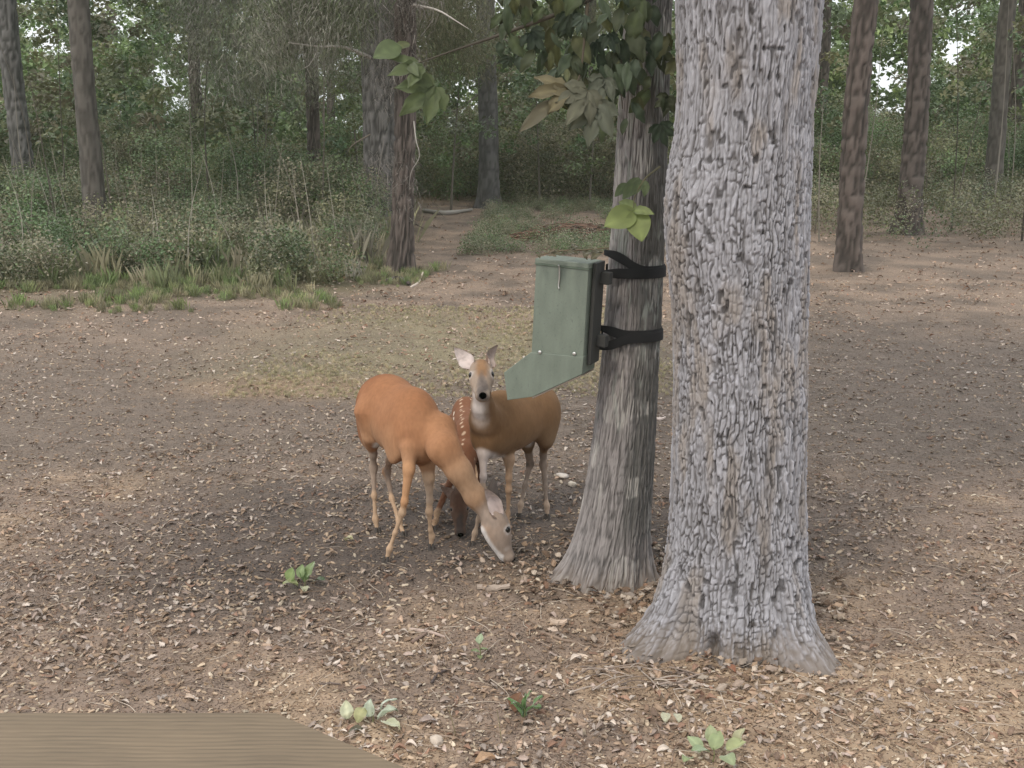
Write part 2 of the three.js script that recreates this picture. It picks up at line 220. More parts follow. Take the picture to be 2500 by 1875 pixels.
// the big pale oak at the right: blocky plates with narrow dark cracks
const OAK = [1.032, -5.32];
const oak = thing('oak_tree', 'big pale grey oak trunk with blocky plated bark at the right', 'tree');
{
  const heights = [...steps(-0.12, 3.3, 0.0056), ...steps(3.5, 9, 0.5)];
  const centre = (h) => [OAK[0] + 0.012 * Math.sin(h * 2.2 + 1) - 0.018 * Math.max(0, h - 1.2), OAK[1] - 0.02 * h];
  const radius = (h, a) => {
    let r = 0.292 - 0.004 * h + 0.022 * sstep(2.3, 2.9, h) + 0.012 * Math.sin(a * 3 + h * 0.9) + (h > 3.4 ? -0.022 * (h - 3.4) : 0);
    const jag = 0.75 + 0.5 * noise(Math.cos(a) * 5, Math.sin(a) * 5, h * 4), fl = jag * Math.exp(-Math.max(0, h + 0.05) / 0.17), lobe = Math.exp(-Math.pow(angd(a, 2.75) / 0.42, 2)) * 0.36 + Math.exp(-Math.pow(angd(a, 1.75) / 0.35, 2)) * 0.13 + Math.exp(-Math.pow(angd(a, 0.75) / 0.4, 2)) * 0.25 + Math.exp(-Math.pow(angd(a, -1.4) / 0.6, 2)) * 0.25;
    r += fl * (0.035 + lobe) + 0.03 * Math.exp(-Math.max(0, h) / 0.6);
    r += 0.07 * Math.exp(-Math.pow((h - 1.98) / 0.36, 2)) * Math.exp(-Math.pow(angd(a, 2.6) / 0.9, 2)) + 0.012 * (noise(Math.cos(a) * 3, Math.sin(a) * 3, h * 2.4) - 0.5);
    const hole = Math.exp(-Math.pow(angd(a, 1.98) / 0.1, 2)) * Math.exp(-Math.pow((h - 0.06) / 0.07, 2)); return r - 0.09 * hole;
  };
  const NC = 100;
  const surf = (a, h, R) => {
    if (h > 3.4) return [0, [0.2, 0.19, 0.18]];
    const u0 = (a / 6.28319) * NC, k = 1.35 - 0.35 * sstep(0.3, 1.0, h) - 0.25 * sstep(2.2, 3, h), wob = fbm(Math.cos(a) * 9, Math.sin(a) * 9, h * 7, 3) - 0.5;
    const wx = fbm(u0 * 0.85, h * 15, 6, 2) - 0.5, wy = fbm(u0 * 0.85 + 40, h * 15, 16, 2) - 0.5, u = u0 + wob * 2.6 + 1.3 * wx + 0.3 * Math.sin(h * 5 + u0 * 0.25), v = h * 21 * k + 1.3 * wy;
    const ci = Math.floor(u), cm = ((ci % NC) + NC) % NC, vv = v + 7 * h3(cm, 1, 1) + 1.2 * noise(cm * 0.7, h * 4), cj = Math.floor(vv), id = h3(cm, cj, 3), fu = u - ci, fv = vv - cj, gap = Math.min(h3(cm, cj + (fv > 0.5 ? 1 : 0), 8), 0.6) < 0.22 ? 0.5 : 0, eu = Math.min(fu, 1 - fu) + 0.1 * (noise(u0 * 2.3, h * 31, 4) - 0.5), ev = Math.min(fv, 1 - fv) * 1.5 + gap + 0.12 * (noise(u0 * 3.1, h * 19, 14) - 0.5), e = Math.min(eu, ev) - 0.35 * Math.max(0, 0.2 - Math.abs(eu - ev)) * 0.5, live = 0.55 + 0.45 * sstep(0.3, 0.6, fbm(u0 * 0.35, h * 7, 50, 2)), crack = live * (1 - sstep(0.02, 0.22, e)), n = fbm(Math.cos(a) * 60, Math.sin(a) * 60, h * 42, 3), big = fbm(Math.cos(a) * 4, Math.sin(a) * 4, h * 3.1, 3);
    const vert = 1 - sstep(0.0, 0.13, Math.abs(noise(u0 * 0.62 + wob * 3, h * 2.3, 3) - 0.5)); // longer upright fissures
    const d = 0.011 * (1 - crack) * (0.4 + 0.8 * id) + 0.009 * (n - 0.5) - 0.005 * vert - 0.006 * sstep(0.78, 0.86, noise(u0 * 1.1, h * 27, 77));
    let c = mix3([0.225, 0.22, 0.23], [0.405, 0.4, 0.43], clamp(id * 0.4 + n * 1.5 - 0.48)); c = mix3(c, [0.27, 0.22, 0.17], sstep(0.5, 0.72, big) * 0.55);
    c = mix3(c, [0.085, 0.077, 0.075], clamp(crack * 0.85 + vert * 0.3)); c = mix3(c, [0.05, 0.045, 0.045], sstep(0.78, 0.86, noise(u0 * 1.1, h * 27, 77)) * 0.8); c = mix3(c, [0.16, 0.125, 0.095], (1 - sstep(0.0, 0.22, h + (n - 0.5) * 0.2)) * 0.75);
    return [d, c];
  };
  part('trunk', trunkGeo(heights, 560, centre, radius, surf), barkMat, oak);
  highCrown(oak, [OAK[0], 0, OAK[1] - 0.2], 6.2, 10.5, 3.6, 260, [0.05, 0.085, 0.025]);
}

// the leaning furrowed tree that carries the feeder
const ftree = thing('feeder_tree', 'leaning grey brown tree with furrowed bark carrying the green feeder', 'tree');
const FC = (h) => { const k = Math.max(0, h); return [0.487 + 0.11 * (1 - Math.exp(-k / 0.65)) + 0.022 * k, -6.0 - 0.03 * k]; };
const FR = (h, a) => {
  let r = 0.166 - 0.021 * h + (h < 1.2 ? 0.045 * Math.exp(-Math.max(0, h) / 0.5) : 0.004);
  r = Math.max(r, 0.113 - (h > 3 ? (h - 3) * 0.012 : 0));
  const jag = 0.55 + 0.9 * noise(Math.cos(a) * 6 + 3, Math.sin(a) * 6, h * 3), fl = jag * Math.exp(-Math.max(0, h + 0.06) / 0.115), lobe = 0.15 * Math.exp(-Math.pow(angd(a, 2.95) / 0.3, 2)) + 0.12 * Math.exp(-Math.pow(angd(a, 1.95) / 0.3, 2)) + 0.13 * Math.exp(-Math.pow(angd(a, 1.2) / 0.3, 2)) + 0.16 * Math.exp(-Math.pow(angd(a, 0.35) / 0.35, 2)) + 0.15 * Math.exp(-Math.pow(angd(a, -1.6) / 0.6, 2));
  return r + fl * (0.02 + lobe) + 0.006 * (noise(Math.cos(a) * 3, Math.sin(a) * 3, h * 2) - 0.5);
};
{
  const surf = (a, h) => {
    if (h > 3.4) return [0, [0.12, 0.105, 0.09]];
    const wob = fbm(Math.cos(a) * 7, Math.sin(a) * 7, h * 3.4, 3) - 0.5, A = a / 6.28319, tw = A * 118 + wob * 4 + h * 0.7;
    const r1 = Math.abs(noise(tw, h * 8.5, 3) - 0.5) * 2, r2 = Math.abs(noise(tw * 1.9 + 7, h * 22, 9) - 0.5) * 2, n = fbm(Math.cos(a) * 40, Math.sin(a) * 40, h * 26, 3), n2 = fbm(Math.cos(a) * 3.5 + 4, Math.sin(a) * 3.5, h * 4.5, 3);
    const ridge = sstep(0.03, 0.55, r1) * 0.7 + sstep(0.05, 0.5, r2) * 0.3, d = 0.0095 * (ridge - 0.5) + 0.003 * (n - 0.5);
    let c = mix3([0.095, 0.087, 0.083], [0.3, 0.275, 0.265], clamp(ridge * 0.85 + n * 0.6 - 0.3));
    const side = Math.cos(a - 0.35); c = mix3(c, [0.092, 0.09, 0.083], sstep(0.1, 0.55, side + (n2 - 0.5) * 0.7) * 0.8 * sstep(0.15, 0.4, h)); // darker tone on the right flank
    const band = sstep(0.56, 0.66, n2) * sstep(0.35, 0.6, noise(Math.cos(a) * 9, Math.sin(a) * 9, h * 13)) ; c = mix3(c, [0.25, 0.265, 0.24], band * 0.7 * sstep(0.5, 1.1, h)); // pale lichen blotches
    const chalk = sstep(0.68, 0.76, noise(a * 2.2, h * 7.3, 33)) * sstep(0.4, 0.62, noise(a * 34, h * 9, 21)); c = mix3(c, [0.42, 0.4, 0.37], chalk * 0.7);
    c = mix3(c, [0.17, 0.13, 0.1], (1 - sstep(0, 0.16, h + (n - 0.5) * 0.15)) * 0.6);
    return [d, c];
  };
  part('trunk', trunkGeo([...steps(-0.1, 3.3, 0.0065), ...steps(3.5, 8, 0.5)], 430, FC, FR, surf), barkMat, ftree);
  highCrown(ftree, [FC(4)[0], 0, -6.1], 5.0, 9, 3.0, 220, [0.045, 0.08, 0.022]);
}

// background trees ------------------------------------------------
function barkSurf(tone, tone2, depth, freq, s) { return (a, h) => { const w = fbm(Math.cos(a) * 4 + s, Math.sin(a) * 4, h * 2, 3) - 0.5, r = Math.abs(noise((a / 6.283) * freq + w * 3, h * 4.6, s) - 0.5) * 2, n = fbm(Math.cos(a) * 14, Math.sin(a) * 14, h * 9 + s, 3), ridge = sstep(0.05, 0.6, r); return [depth * (ridge - 0.5) + depth * 0.4 * (n - 0.5), mix3(tone, tone2, clamp(ridge * 0.65 + n * 0.6 - 0.2))]; }; }
function backTree(name, label, x, z, lean, r0, r1, H, surf, crown, opts = {}) {
  const t = thing(name, label, 'tree', [0, 0, 0], opts.group), y = gh(x, z), ph = rnd() * 6.28;
  const centre = (h) => [x + lean[0] * h + (opts.bend ?? 0.03) * Math.sin(h * 0.9 + ph), z + lean[1] * h], radius = (h, a) => lerp(r0, r1, clamp(h / H)) + r0 * 0.55 * Math.exp(-Math.max(0, h) / 0.35) * (0.6 + 0.4 * Math.cos(a * 4 + ph)) + r0 * 0.12 * (noise(Math.cos(a) * 2 + ph, Math.sin(a) * 2, h * 0.8) - 0.5);
  part('trunk', trunkGeo([...steps(-0.2, opts.seen ?? 6, 0.05), ...steps((opts.seen ?? 6) + 0.5, H, 0.9)], opts.nu ?? 44, centre, radius, surf, y), barkMat, t);
  if (crown) highCrown(t, [x + lean[0] * H, 0, z + lean[1] * H], crown[0], crown[1], crown[2], Math.round(crown[3] * 0.45), crown[4]);
  return t;
}
// young saplings with sparse leaves before the thicket
for (const [x, z, H, l, label] of [[-4.7, -30, 4.2, 0.05, 'sparse green sapling between the slender dark trunk and the grey trunk'], [-3.5, -28.2, 3.2, -0.06, 'low leafy sapling just left of the thick grey trunk'], [-1.55, -30.6, 3.4, 0.08, 'thin sapling between the cedar and the lone grey tree'], [0.75, -32.6, 3.0, -0.04, 'olive sapling right of the lone grey tree'], [2.0, -31.4, 2.6, 0.05, 'low olive sapling behind the hanging pale leaves'], [3.3, -30, 3.8, -0.03, 'taller sapling half hidden behind the feeder tree']]) {
  const t = thing('sapling', label, 'sapling'), y = gh(x, z), cl = [], tone = pick([[0.15, 0.19, 0.08], [0.17, 0.18, 0.09], [0.12, 0.17, 0.07]]);
  part('trunk', tubeGeo([[x, y - 0.1, z], [x + l * H * 0.4, y + H * 0.45, z], [x + l * H, y + H, z]], [0.035, 0.022, 0.008], 7, [0.13, 0.115, 0.095]), barkMat, t);
  for (let k = 0; k < 4; k++) { const h = H * (0.35 + 0.15 * k), a = k * 2.1 + x, e = [x + l * h + Math.cos(a) * 0.6, y + h + 0.35, z + Math.sin(a) * 0.6]; part('branch', tubeGeo([[x + l * h, y + h - 0.05, z], [x + l * h + Math.cos(a) * 0.3, y + h + 0.12, z + Math.sin(a) * 0.3], e], [0.014, 0.009, 0.004], 5, [0.15, 0.13, 0.11]), barkMat, t); for (let i = 0; i < 6; i++) cl.push([e[0] + rr(-0.45, 0.45), e[1] + rr(-0.35, 0.35), e[2] + rr(-0.4, 0.4), rr(-0.4, 0.4), rnd() * 6.28, rr(-0.4, 0.4), rr(0.3, 0.65), tone.map((q) => q * rr(0.8, 1.3))]); }
  for (let i = 0; i < 10; i++) cl.push([x + l * H + rr(-0.5, 0.5), y + H * rr(0.75, 1.05), z + rr(-0.4, 0.4), rr(-0.4, 0.4), rnd() * 6.28, rr(-0.4, 0.4), rr(0.3, 0.6), tone.map((q) => q * rr(0.8, 1.3))]);
  tag(instances('crown', pick(clumps), leafMat, cl, t), null, null, null, 'stuff');
}
// thin bare or leafy boughs that hang into the picture
const bough = (tree, pts, r, col, name = 'branch') => part(name, tubeGeo(pts, [r, r * 0.6, r * 0.2], 6, col), barkMat, tree);
const greyBark = barkSurf([0.035, 0.033, 0.031], [0.165, 0.157, 0.15], 0.034, 52, 2), redBark = barkSurf([0.028, 0.022, 0.019], [0.14, 0.112, 0.098], 0.034, 34, 5), darkBark = barkSurf([0.05, 0.043, 0.037], [0.13, 0.115, 0.1], 0.014, 24, 9);
const greyTwig = [0.3, 0.28, 0.25], oliveTone = [0.05, 0.07, 0.025];
const cedar = backTree('cedar_tree', 'reddish brown cedar trunk with stringy bark before the thicker grey trunk', -1.735, -18.75, [0.035, -0.02], 0.165, 0.115, 9, redBark, [6.5, 10, 2.2, 120, [0.045, 0.065, 0.03]], { bend: 0.02, nu: 72 });
const greyTree = backTree('hardwood_tree', 'thick grey trunk just behind the reddish cedar trunk', -2.68, -24.6, [0.017, 0], 0.33, 0.28, 11, greyBark, [7.5, 12, 3.4, 170, oliveTone], { nu: 84 });
const midTree = backTree('hardwood_tree', 'straight grey trunk standing alone at the back of the leaf strewn trail', -0.64, -32, [0, 0], 0.26, 0.21, 13, barkSurf([0.06, 0.057, 0.055], [0.15, 0.143, 0.138], 0.018, 30, 6), [8, 13, 3.6, 170, oliveTone]);
backTree('hardwood_tree', 'slender dark trunk left of the grey and cedar trunk pair', -4.35, -27, [-0.01, 0], 0.14, 0.11, 10, redBark, [7, 11, 2.6, 130, oliveTone]);
backTree('hardwood_tree', 'thin dark trunk deep in the woods right beside the slender dark trunk', -5.0, -34, [0.0, 0], 0.12, 0.1, 10, darkBark, [8, 11, 2.6, 110, oliveTone]);
backTree('hardwood_tree', 'short looking dark trunk low in the thicket behind the hanging pale leaves', 2.2, -36, [0.01, 0], 0.17, 0.15, 10, darkBark, [7, 11, 2.6, 120, oliveTone]);
// beyond the sides of the photograph the wood simply goes on
const sideGroup = 'forest trees out to the sides of the clearing';
for (const [x, z, r, l, where] of [[-7.6, -22, 0.2, 0.01, 'nearest forest tree on the left, standing in the brush'], [-11.2, -28, 0.24, -0.012, 'leftmost forest tree at the edge of the picture'], [-9.2, -36, 0.17, 0.01, 'slim forest tree far back on the left'], [-14.5, -34, 0.22, 0, 'distant forest tree beyond the left edge of the brush'], [5.3, -19, 0.19, 0.012, 'nearest forest tree right of the big pale oak'], [8.2, -25, 0.24, -0.01, 'stout forest tree second to the right of the big oak'], [6.6, -33, 0.18, 0.0, 'slim forest tree far back right of the big oak'], [12.2, -31, 0.22, 0.012, 'rightmost forest tree before the bright opening'], [10, -40, 0.2, 0, 'farthest forest tree in the thicket on the right'], [15.5, -38, 0.22, 0, 'distant forest tree at the far right edge']])
  backTree('forest_tree', where, x, z, [l, 0], r, r * 0.75, 11, pick([greyBark, darkBark, redBark]), [7, 11.5, 3, 120, oliveTone], { group: sideGroup, nu: 36 });
for (const [pts, r, tree, tone] of [
  [[[-2.115, 3.250, -18.600], [-2.484, 3.387, -18.300], [-2.808, 3.388, -18.200], [-3.247, 3.435, -18.100]], 0.03, cedar, [0.4, 0.37, 0.33]], [[[-2.808, 3.388, -18.200], [-2.966, 3.127, -18.200], [-3.090, 3.061, -18.200]], 0.012, cedar, greyTwig], [[[-2.275, 3.272, -18.500], [-2.427, 3.457, -18.500], [-2.519, 3.602, -18.500]], 0.014, cedar, greyTwig],
  [[[-1.443, 3.987, -18.400], [-1.080, 3.893, -18.200], [-0.804, 3.730, -18.000], [-0.622, 3.614, -17.900]], 0.02, cedar, [0.4, 0.37, 0.33]], [[[-1.482, 2.318, -18.600], [-1.436, 2.028, -18.400], [-1.391, 1.802, -18.400], [-1.521, 1.569, -18.400], [-1.554, 1.307, -18.400]], 0.012, cedar, greyTwig], 
  [[[-2.766, 2.047, -24.000], [-3.108, 1.830, -23.800], [-3.220, 1.680, -23.800]], 0.02, greyTree, [0.12, 0.1, 0.08]], [[[-0.886, 2.926, -32.000], [-1.493, 2.516, -31.600], [-2.177, 2.491, -31.200]], 0.03, midTree, [0.2, 0.19, 0.15]], [[[-0.429, 3.678, -32.000], [0.047, 4.003, -31.600], [0.509, 4.206, -31.200]], 0.03, midTree, greyTwig],
]) bough(tree, pts, r, tone);

// feathery grey cedar sprays, upper left
{
  const sprayGeo = (n, down, s) => { const pos = [], idx = [], col = []; for (let i = 0; i < n; i++) { const x = rr(-0.3, 0.3), y0 = rr(-0.3, 0.3), z = rr(-0.3, 0.3), l = rr(0.04, 0.2), b = pos.length / 3, w = rr(0.0015, 0.005), sx = rr(-1, 1), v = rr(0.55, 1.45); pos.push(x - w, y0, z, x + w, y0 + w, z + w, x + sx * l * 0.6, y0 - l * rr(0.1, 1) * down, z + rr(-0.6, 0.6) * l); for (let k = 0; k < 3; k++) col.push(v, v, v); idx.push(b, b + 1, b + 2); } return geoOf(pos, idx, col); };
  const sprays = [sprayGeo(150, 1, 1), sprayGeo(150, 1.3, 2)];
  const sp = (tree, n, x0, x1, y0, y1, z0, z1, tones, cut = 0.42) => { const o = []; while (o.length < n) { const y = lerp(y1, y0, Math.pow(rnd(), 1.5)), x = rr(x0, x1), z = rr(z0, z1); if (fbm(x * 1.6, y * 2.2, z * 1.2, 3) < cut) continue; const c = pick(tones), v = rr(0.8, 1.2); o.push([x, y, z, rr(-0.5, 0.5), rnd() * 6.28, rr(-0.5, 0.5), rr(0.7, 1.6), c.map((q) => q * v)]); } tag(instances('dead_spray', pick(sprays), chipMat, o, tree), null, null, null, 'stuff'); };
  const tones = [[0.2, 0.19, 0.16], [0.15, 0.15, 0.11], [0.25, 0.24, 0.2], [0.11, 0.125, 0.07], [0.08, 0.1, 0.05]], olive = [[0.1, 0.105, 0.055], [0.13, 0.125, 0.075], [0.075, 0.09, 0.04], [0.16, 0.15, 0.11]];
  sp(cedar, 230, -3.7, -2.2, 3.3, 4.5, -19.8, -17.6, tones); sp(cedar, 20, -2.1, -1.4, 3.7, 4.5, -18.6, -18.2, [[0.3, 0.27, 0.25], [0.2, 0.18, 0.16], [0.13, 0.115, 0.1]], 0.45);
  sp(cedar, 18, -1.95, -1.5, 0.6, 3.2, -18.9, -18.6, [[0.2, 0.18, 0.16], [0.13, 0.12, 0.1]], 0.55);
  sp(greyTree, 420, -6.8, -3.4, 2.8, 5.2, -27.5, -23.5, tones, 0.45); sp(greyTree, 16, -3.05, -2.2, 0.5, 4.5, -24.4, -24.1, [[0.2, 0.18, 0.165], [0.13, 0.12, 0.105]], 0.52);
  sp(greyTree, 170, -2.0, -0.5, 3.4, 4.9, -26.5, -23.5, olive, 0.46); sp(midTree, 170, 0.2, 3.2, 2.6, 5.4, -36, -33, olive, 0.5);
}
// the woods behind: uncountable leaves in depth, thinning upward so that bright gaps show
{
  const tones = [[0.13, 0.155, 0.06], [0.16, 0.17, 0.075], [0.1, 0.14, 0.06], [0.19, 0.19, 0.09], [0.15, 0.135, 0.08]], far = [[0.18, 0.26, 0.085], [0.24, 0.31, 0.11], [0.14, 0.21, 0.07]], dull = [[0.19, 0.18, 0.105], [0.23, 0.21, 0.13], [0.15, 0.155, 0.075], [0.27, 0.24, 0.165], [0.13, 0.145, 0.07]], fresh = [[0.1, 0.17, 0.06], [0.135, 0.2, 0.075], [0.085, 0.14, 0.055]];
  const openings = [[-0.043, 0.002, 0.018], [-0.044, 0.03, 0.012], [-0.148, 0.02, 0.022], [-0.125, -0.005, 0.016], [-0.165, 0.055, 0.014], [-0.02, 0.07, 0.016], [0.07, -0.015, 0.012], [-0.27, 0.03, 0.025], [0.3, 0.02, 0.025], [0.36, 0.06, 0.02], [-0.36, 0.05, 0.02]];
  const holes = (u, v) => { for (const [a, b, r] of openings) if (Math.hypot(u - a, (v - b) * 0.8) < r * (0.6 + 0.8 * noise(u * 160, v * 160, 5)) && rnd() < 0.68) return true; return false; }; // where the wood opens onto the bright field beyond
  const kind = (list, x, z) => (rnd() < 0.25 ? pick(list) : list[Math.min(list.length - 1, Math.floor(clamp((noise(x * 1.3, z * 1.3, 61) - 0.15) / 0.7) * list.length))]); // neighbouring leaves belong to one plant
  const tint = (c, a = 0.75, b = 1.3) => { const v = rr(a, b); return [c[0] * v, c[1] * v, c[2] * v]; }, spin = () => [rr(-0.5, 0.5), rnd() * 6.28, rr(-0.5, 0.5)];
  const fine = [0, 1, 2].map((k) => clumpGeo(90, 0.085, k, 0.9)), wisp = [0, 1].map((k) => { const pos = [], idx = [], col = []; for (let i = 0; i < 70; i++) { const x = rr(-0.3, 0.3), z = rr(-0.3, 0.3), l = rr(0.25, 1), b = pos.length / 3, w = rr(0.0012, 0.0042), v = rr(0.8, 1.9), a = rnd() * 6.28, q = rr(0, 0.35) * l; pos.push(x - w, 0, z, x + w, 0, z, x + Math.cos(a) * q * 0.4 + w * 0.7, l * 0.6, z + Math.sin(a) * q * 0.4, x + Math.cos(a) * q * 1.3, l, z + Math.sin(a) * q * 1.3); for (let m = 0; m < 4; m++) col.push(v, v, v); idx.push(b, b + 1, b + 2, b, b + 2, b + 3); } return geoOf(pos, idx, col); });
  for (let k = 0; k < 3; k++) {
    const low = [], high = [], back = [], weeds = [], bush = [];
    for (let i = 0; i < 4600; i++) { const z = -rr(32.5, 42), x = rr(-1, 1) * (-z * 0.66 + 1), top = 0.7 + 2.4 * noise(x * 0.7, z * 0.4, 3), y = top * Math.pow(rnd(), 0.8); const edge = -33.2 - 1.6 * noise(x * 0.8, 3, 1) + (x > 0.2 ? 0.8 : 0) + (Math.abs(x) > 4 ? 2.5 : 0); if (z > edge) continue; const left = x < -1 && x > -5; low.push([x, gh(x, z) + y, z, ...spin(), rr(0.5, 1.0), tint(kind(left ? tones.concat(fresh) : x > -0.4 && x < 5 ? dull.concat(tones) : tones.concat(fresh), x, z), 0.9, 1.6)]); }
    for (let i = 0; i < 2000; i++) { const z = -rr(29, 46), x = rr(-1, 1) * (-z * 0.62 + 1), y = rr(1.6, 6.2); if (fbm(x * 0.55, y * 0.6, z * 0.25 + k, 3) < 0.5 + 0.05 * sstep(2, 3.5, y)) continue; if (z > -34 && x > -4 && y < 3.2) continue; if (holes(x / -z, (y - 2.4) / -z)) continue; high.push([x, y, z, ...spin(), rr(0.5, 1.0), tint(pick(tones.concat(fresh)), 0.8, 1.4)]); }
    for (let i = 0; i < 4600; i++) { const z = -rr(50, 60), x = rr(-1, 1) * (-z * 0.7 + 1), y = Math.pow(rnd(), 1.1) * 9; if (fbm(x * 0.3 + 5, y * 0.45, k * 3 + z * 0.1, 3) < 0.34 + 0.022 * y) continue; if (holes(x / -z, (y - 2.4) / -z)) continue; back.push([x, gh(x, z) + y, z, ...spin(), rr(0.8, 1.5), tint(pick(far), 0.8, 1.3)]); }
    // weeds and brush on the left, up to the trail
    for (let i = 0; i < 950; i++) { const z = -rr(16.8, 29), edge = -2.05 + 0.03 * (z + 18) - 0.9 * (1 - sstep(16.4, 18.2, -z)) + 0.5 * (noise(z * 0.9, 4) - 0.5), x = edge - Math.pow(rnd(), 0.9) * 12; if (rnd() > 0.35 + 0.9 * noise(x * 0.8, z * 0.8, 6)) continue; const s = (rr(0.12, 0.42) + 0.2 * sstep(18, 22, -z)) * (rnd() < 0.06 ? 1.7 : 1); weeds.push([x, gh(x, z) - 0.03, z, rr(-0.2, 0.2), rnd() * 6.28, rr(-0.2, 0.2), s, tint(pick(-z < 19 && x < -2.8 ? dull.concat([[0.12, 0.16, 0.06]]) : dull.concat([[0.22, 0.2, 0.15], [0.26, 0.24, 0.19]])))]); }
    for (let i = 0; i < 3300; i++) { const z = -rr(17, 31), edge = -2.35 + 0.02 * (z + 18), x = edge - rnd() * 12, top = 0.3 + 0.5 * noise(x * 1.7, z * 1.4, 19) + 1.0 * sstep(19, 27, -z) * (0.2 + 1.2 * noise(x * 0.7, z * 0.5, 9)), y = top * Math.pow(rnd(), 0.7); if (noise(x * 0.9, z * 0.7, 2) * 0.5 + noise(x * 2.7, z * 2.2, 12) * 0.5 < 0.5 - 0.08 * sstep(20, 26, -z)) continue; bush.push([x, gh(x, z) + y, z, ...spin(), rr(0.25, 0.8) * (0.7 + 0.6 * noise(x * 1.3, z * 1.3, 62)), tint(kind(-z > 25 ? fresh.concat(tones) : [dull[0], fresh[1], dull[3], tones[2], dull[4], tones[3], dull[1], fresh[0]], x, z))]); }
    // low sprigs along the far side of the trail and by the cedar
    for (let i = 0; i < 520; i++) { const z = -rr(21, 33), x = -0.75 - 0.03 * (z + 24) + Math.pow(rnd(), 1.2) * 3.2 * (rnd() < 0.75 ? 1 : 1.6); if (0.55 * noise(x * 1.3, z * 0.6, 5) + 0.45 * noise(x * 3.1, z * 1.5, 6) < 0.5) continue; bush.push([x, gh(x, z) + rr(0.02, 0.22), z, ...spin(), rr(0.2, 0.45), tint(pick(dull.concat(fresh, [[0.2, 0.22, 0.12]])), 0.9, 1.4)]); }
    for (let i = 0; i < 0; i++) { const right = rnd() < 0.7, z = -rr(29.5, 35), x = right ? rr(0.4, 6) : rr(-2.2, 0); weeds.push([x, gh(x, z) - 0.03, z, rr(-0.2, 0.2), rnd() * 6.28, rr(-0.2, 0.2), rr(0.5, 1.3), tint(pick(dull))]); }
    for (let i = 0; i < 850; i++) { const z = -rr(22, 36), x = 4.2 + 0.05 * (z + 22) + rnd() * 22; if (noise(x * 0.7, z * 0.7, 8) < 0.4) continue; bush.push([x, gh(x, z) + Math.pow(rnd(), 0.8) * 0.9, z, ...spin(), rr(0.4, 0.8), tint(pick(dull.concat(tones)))]); }
    tag(instances('forest_thicket', fine[k], leafMat, low), 'dull olive thicket closing off the back of the clearing', 'thicket', 'leafy thickets behind the clearing', 'stuff');
    tag(instances('hanging_foliage', clumps[k], leafMat, high), 'loose hanging foliage between the trunks in the background', 'foliage', 'loose foliage between background trunks', 'stuff');
    tag(instances('far_foliage', clumps[k], leafMat, back), 'bright far foliage beyond the thicket', 'foliage', 'bright far foliage', 'stuff');
    tag(instances('tall_weeds', wisp[k % 2], leafMat, weeds), 'tall thin olive weeds and dry stalks at the edge of the woods', 'weeds', 'weeds at the edge of the woods', 'stuff');
    tag(instances('low_brush', fine[(k + 1) % 3], leafMat, bush), 'low leafy brush at the edge of the woods', 'brush', 'brush at the edge of the woods', 'stuff');
  }
  // thin yellow green grass in the open patch and by the weeds
  const blades = []; for (let i = 0; i < 9000; i++) { const d = rr(10.2, 15.4), x = rr(-2.6, 1.6); if (noise(x * 1.2, d * 0.9, 3) + rr(-0.25, 0.25) < 0.5) continue; blades.push([x, gh(x, -d) - 0.004, -d, rr(-0.3, 0.3), rnd() * 6.28, rr(-0.3, 0.3), rr(0.012, 0.045), tint(pick([[0.34, 0.3, 0.19], [0.29, 0.265, 0.16], [0.38, 0.32, 0.22]]))]); }
  for (let i = 0; i < 1900; i++) { const d = rr(14.6, 19), x = -1.3 - rnd() * 7 - 0.25 * (18 - d); if (noise(x * 1.1, d * 1.1, 31) + rr(-0.2, 0.2) < 0.48 + 0.1 * (17 - d)) continue; blades.push([x, gh(x, -d) - 0.005, -d, rr(-0.3, 0.3), rnd() * 6.28, rr(-0.3, 0.3), rr(0.05, 0.2), tint(pick([[0.15, 0.2, 0.07], [0.17, 0.19, 0.08], [0.22, 0.2, 0.12], [0.17, 0.16, 0.09]]))]); }
  tag(instances('thin_grass', wisp[0], leafMat, blades), 'thin yellowish grass over the open ground behind the deer', 'grass', null, 'stuff');
  const stems = []; for (let i = 0; i < 150; i++) { const z = -rr(17.5, 28), x = -2.3 + 0.03 * (z + 18) - rnd() * 9, h = rr(0.5, 2.2), l = rr(-0.4, 0.4), y = gh(x, z); stems.push(tubeGeo([[x, y - 0.1, z], [x + l * 0.4 + rr(-0.12, 0.12), y + h * 0.5, z + rr(-0.2, 0.2)], [x + l, y + h, z + rr(-0.2, 0.2)]], [rr(0.006, 0.014), 0.006, 0.002], 5, pick([[0.16, 0.135, 0.11], [0.34, 0.31, 0.26], [0.07, 0.058, 0.048], [0.25, 0.22, 0.18]]))); }
  for (let i = 0; i < 110; i++) { const z = -rr(22, 44), x = rr(-1, 1) * (-z * 0.45), h = rr(1.5, 5.5), l = rr(-0.35, 0.35); if (z > -33 && x > -2.8 && x < 4.5) continue; const y = gh(x, z); stems.push(tubeGeo([[x, y - 0.1, z], [x + l * 0.6 + rr(-0.15, 0.15), y + h * 0.5, z + rr(-0.2, 0.2)], [x + l * 1.6, y + h, z]], [rr(0.012, 0.032), 0.01, 0.004], 5, pick([[0.1, 0.085, 0.07], [0.2, 0.18, 0.15], [0.06, 0.05, 0.04]]))); }
  solo('thicket_stems', mergeGeometries(stems), barkMat, 'thin crooked sapling stems tangled in the background thicket', 'saplings', null, 'stuff');
}
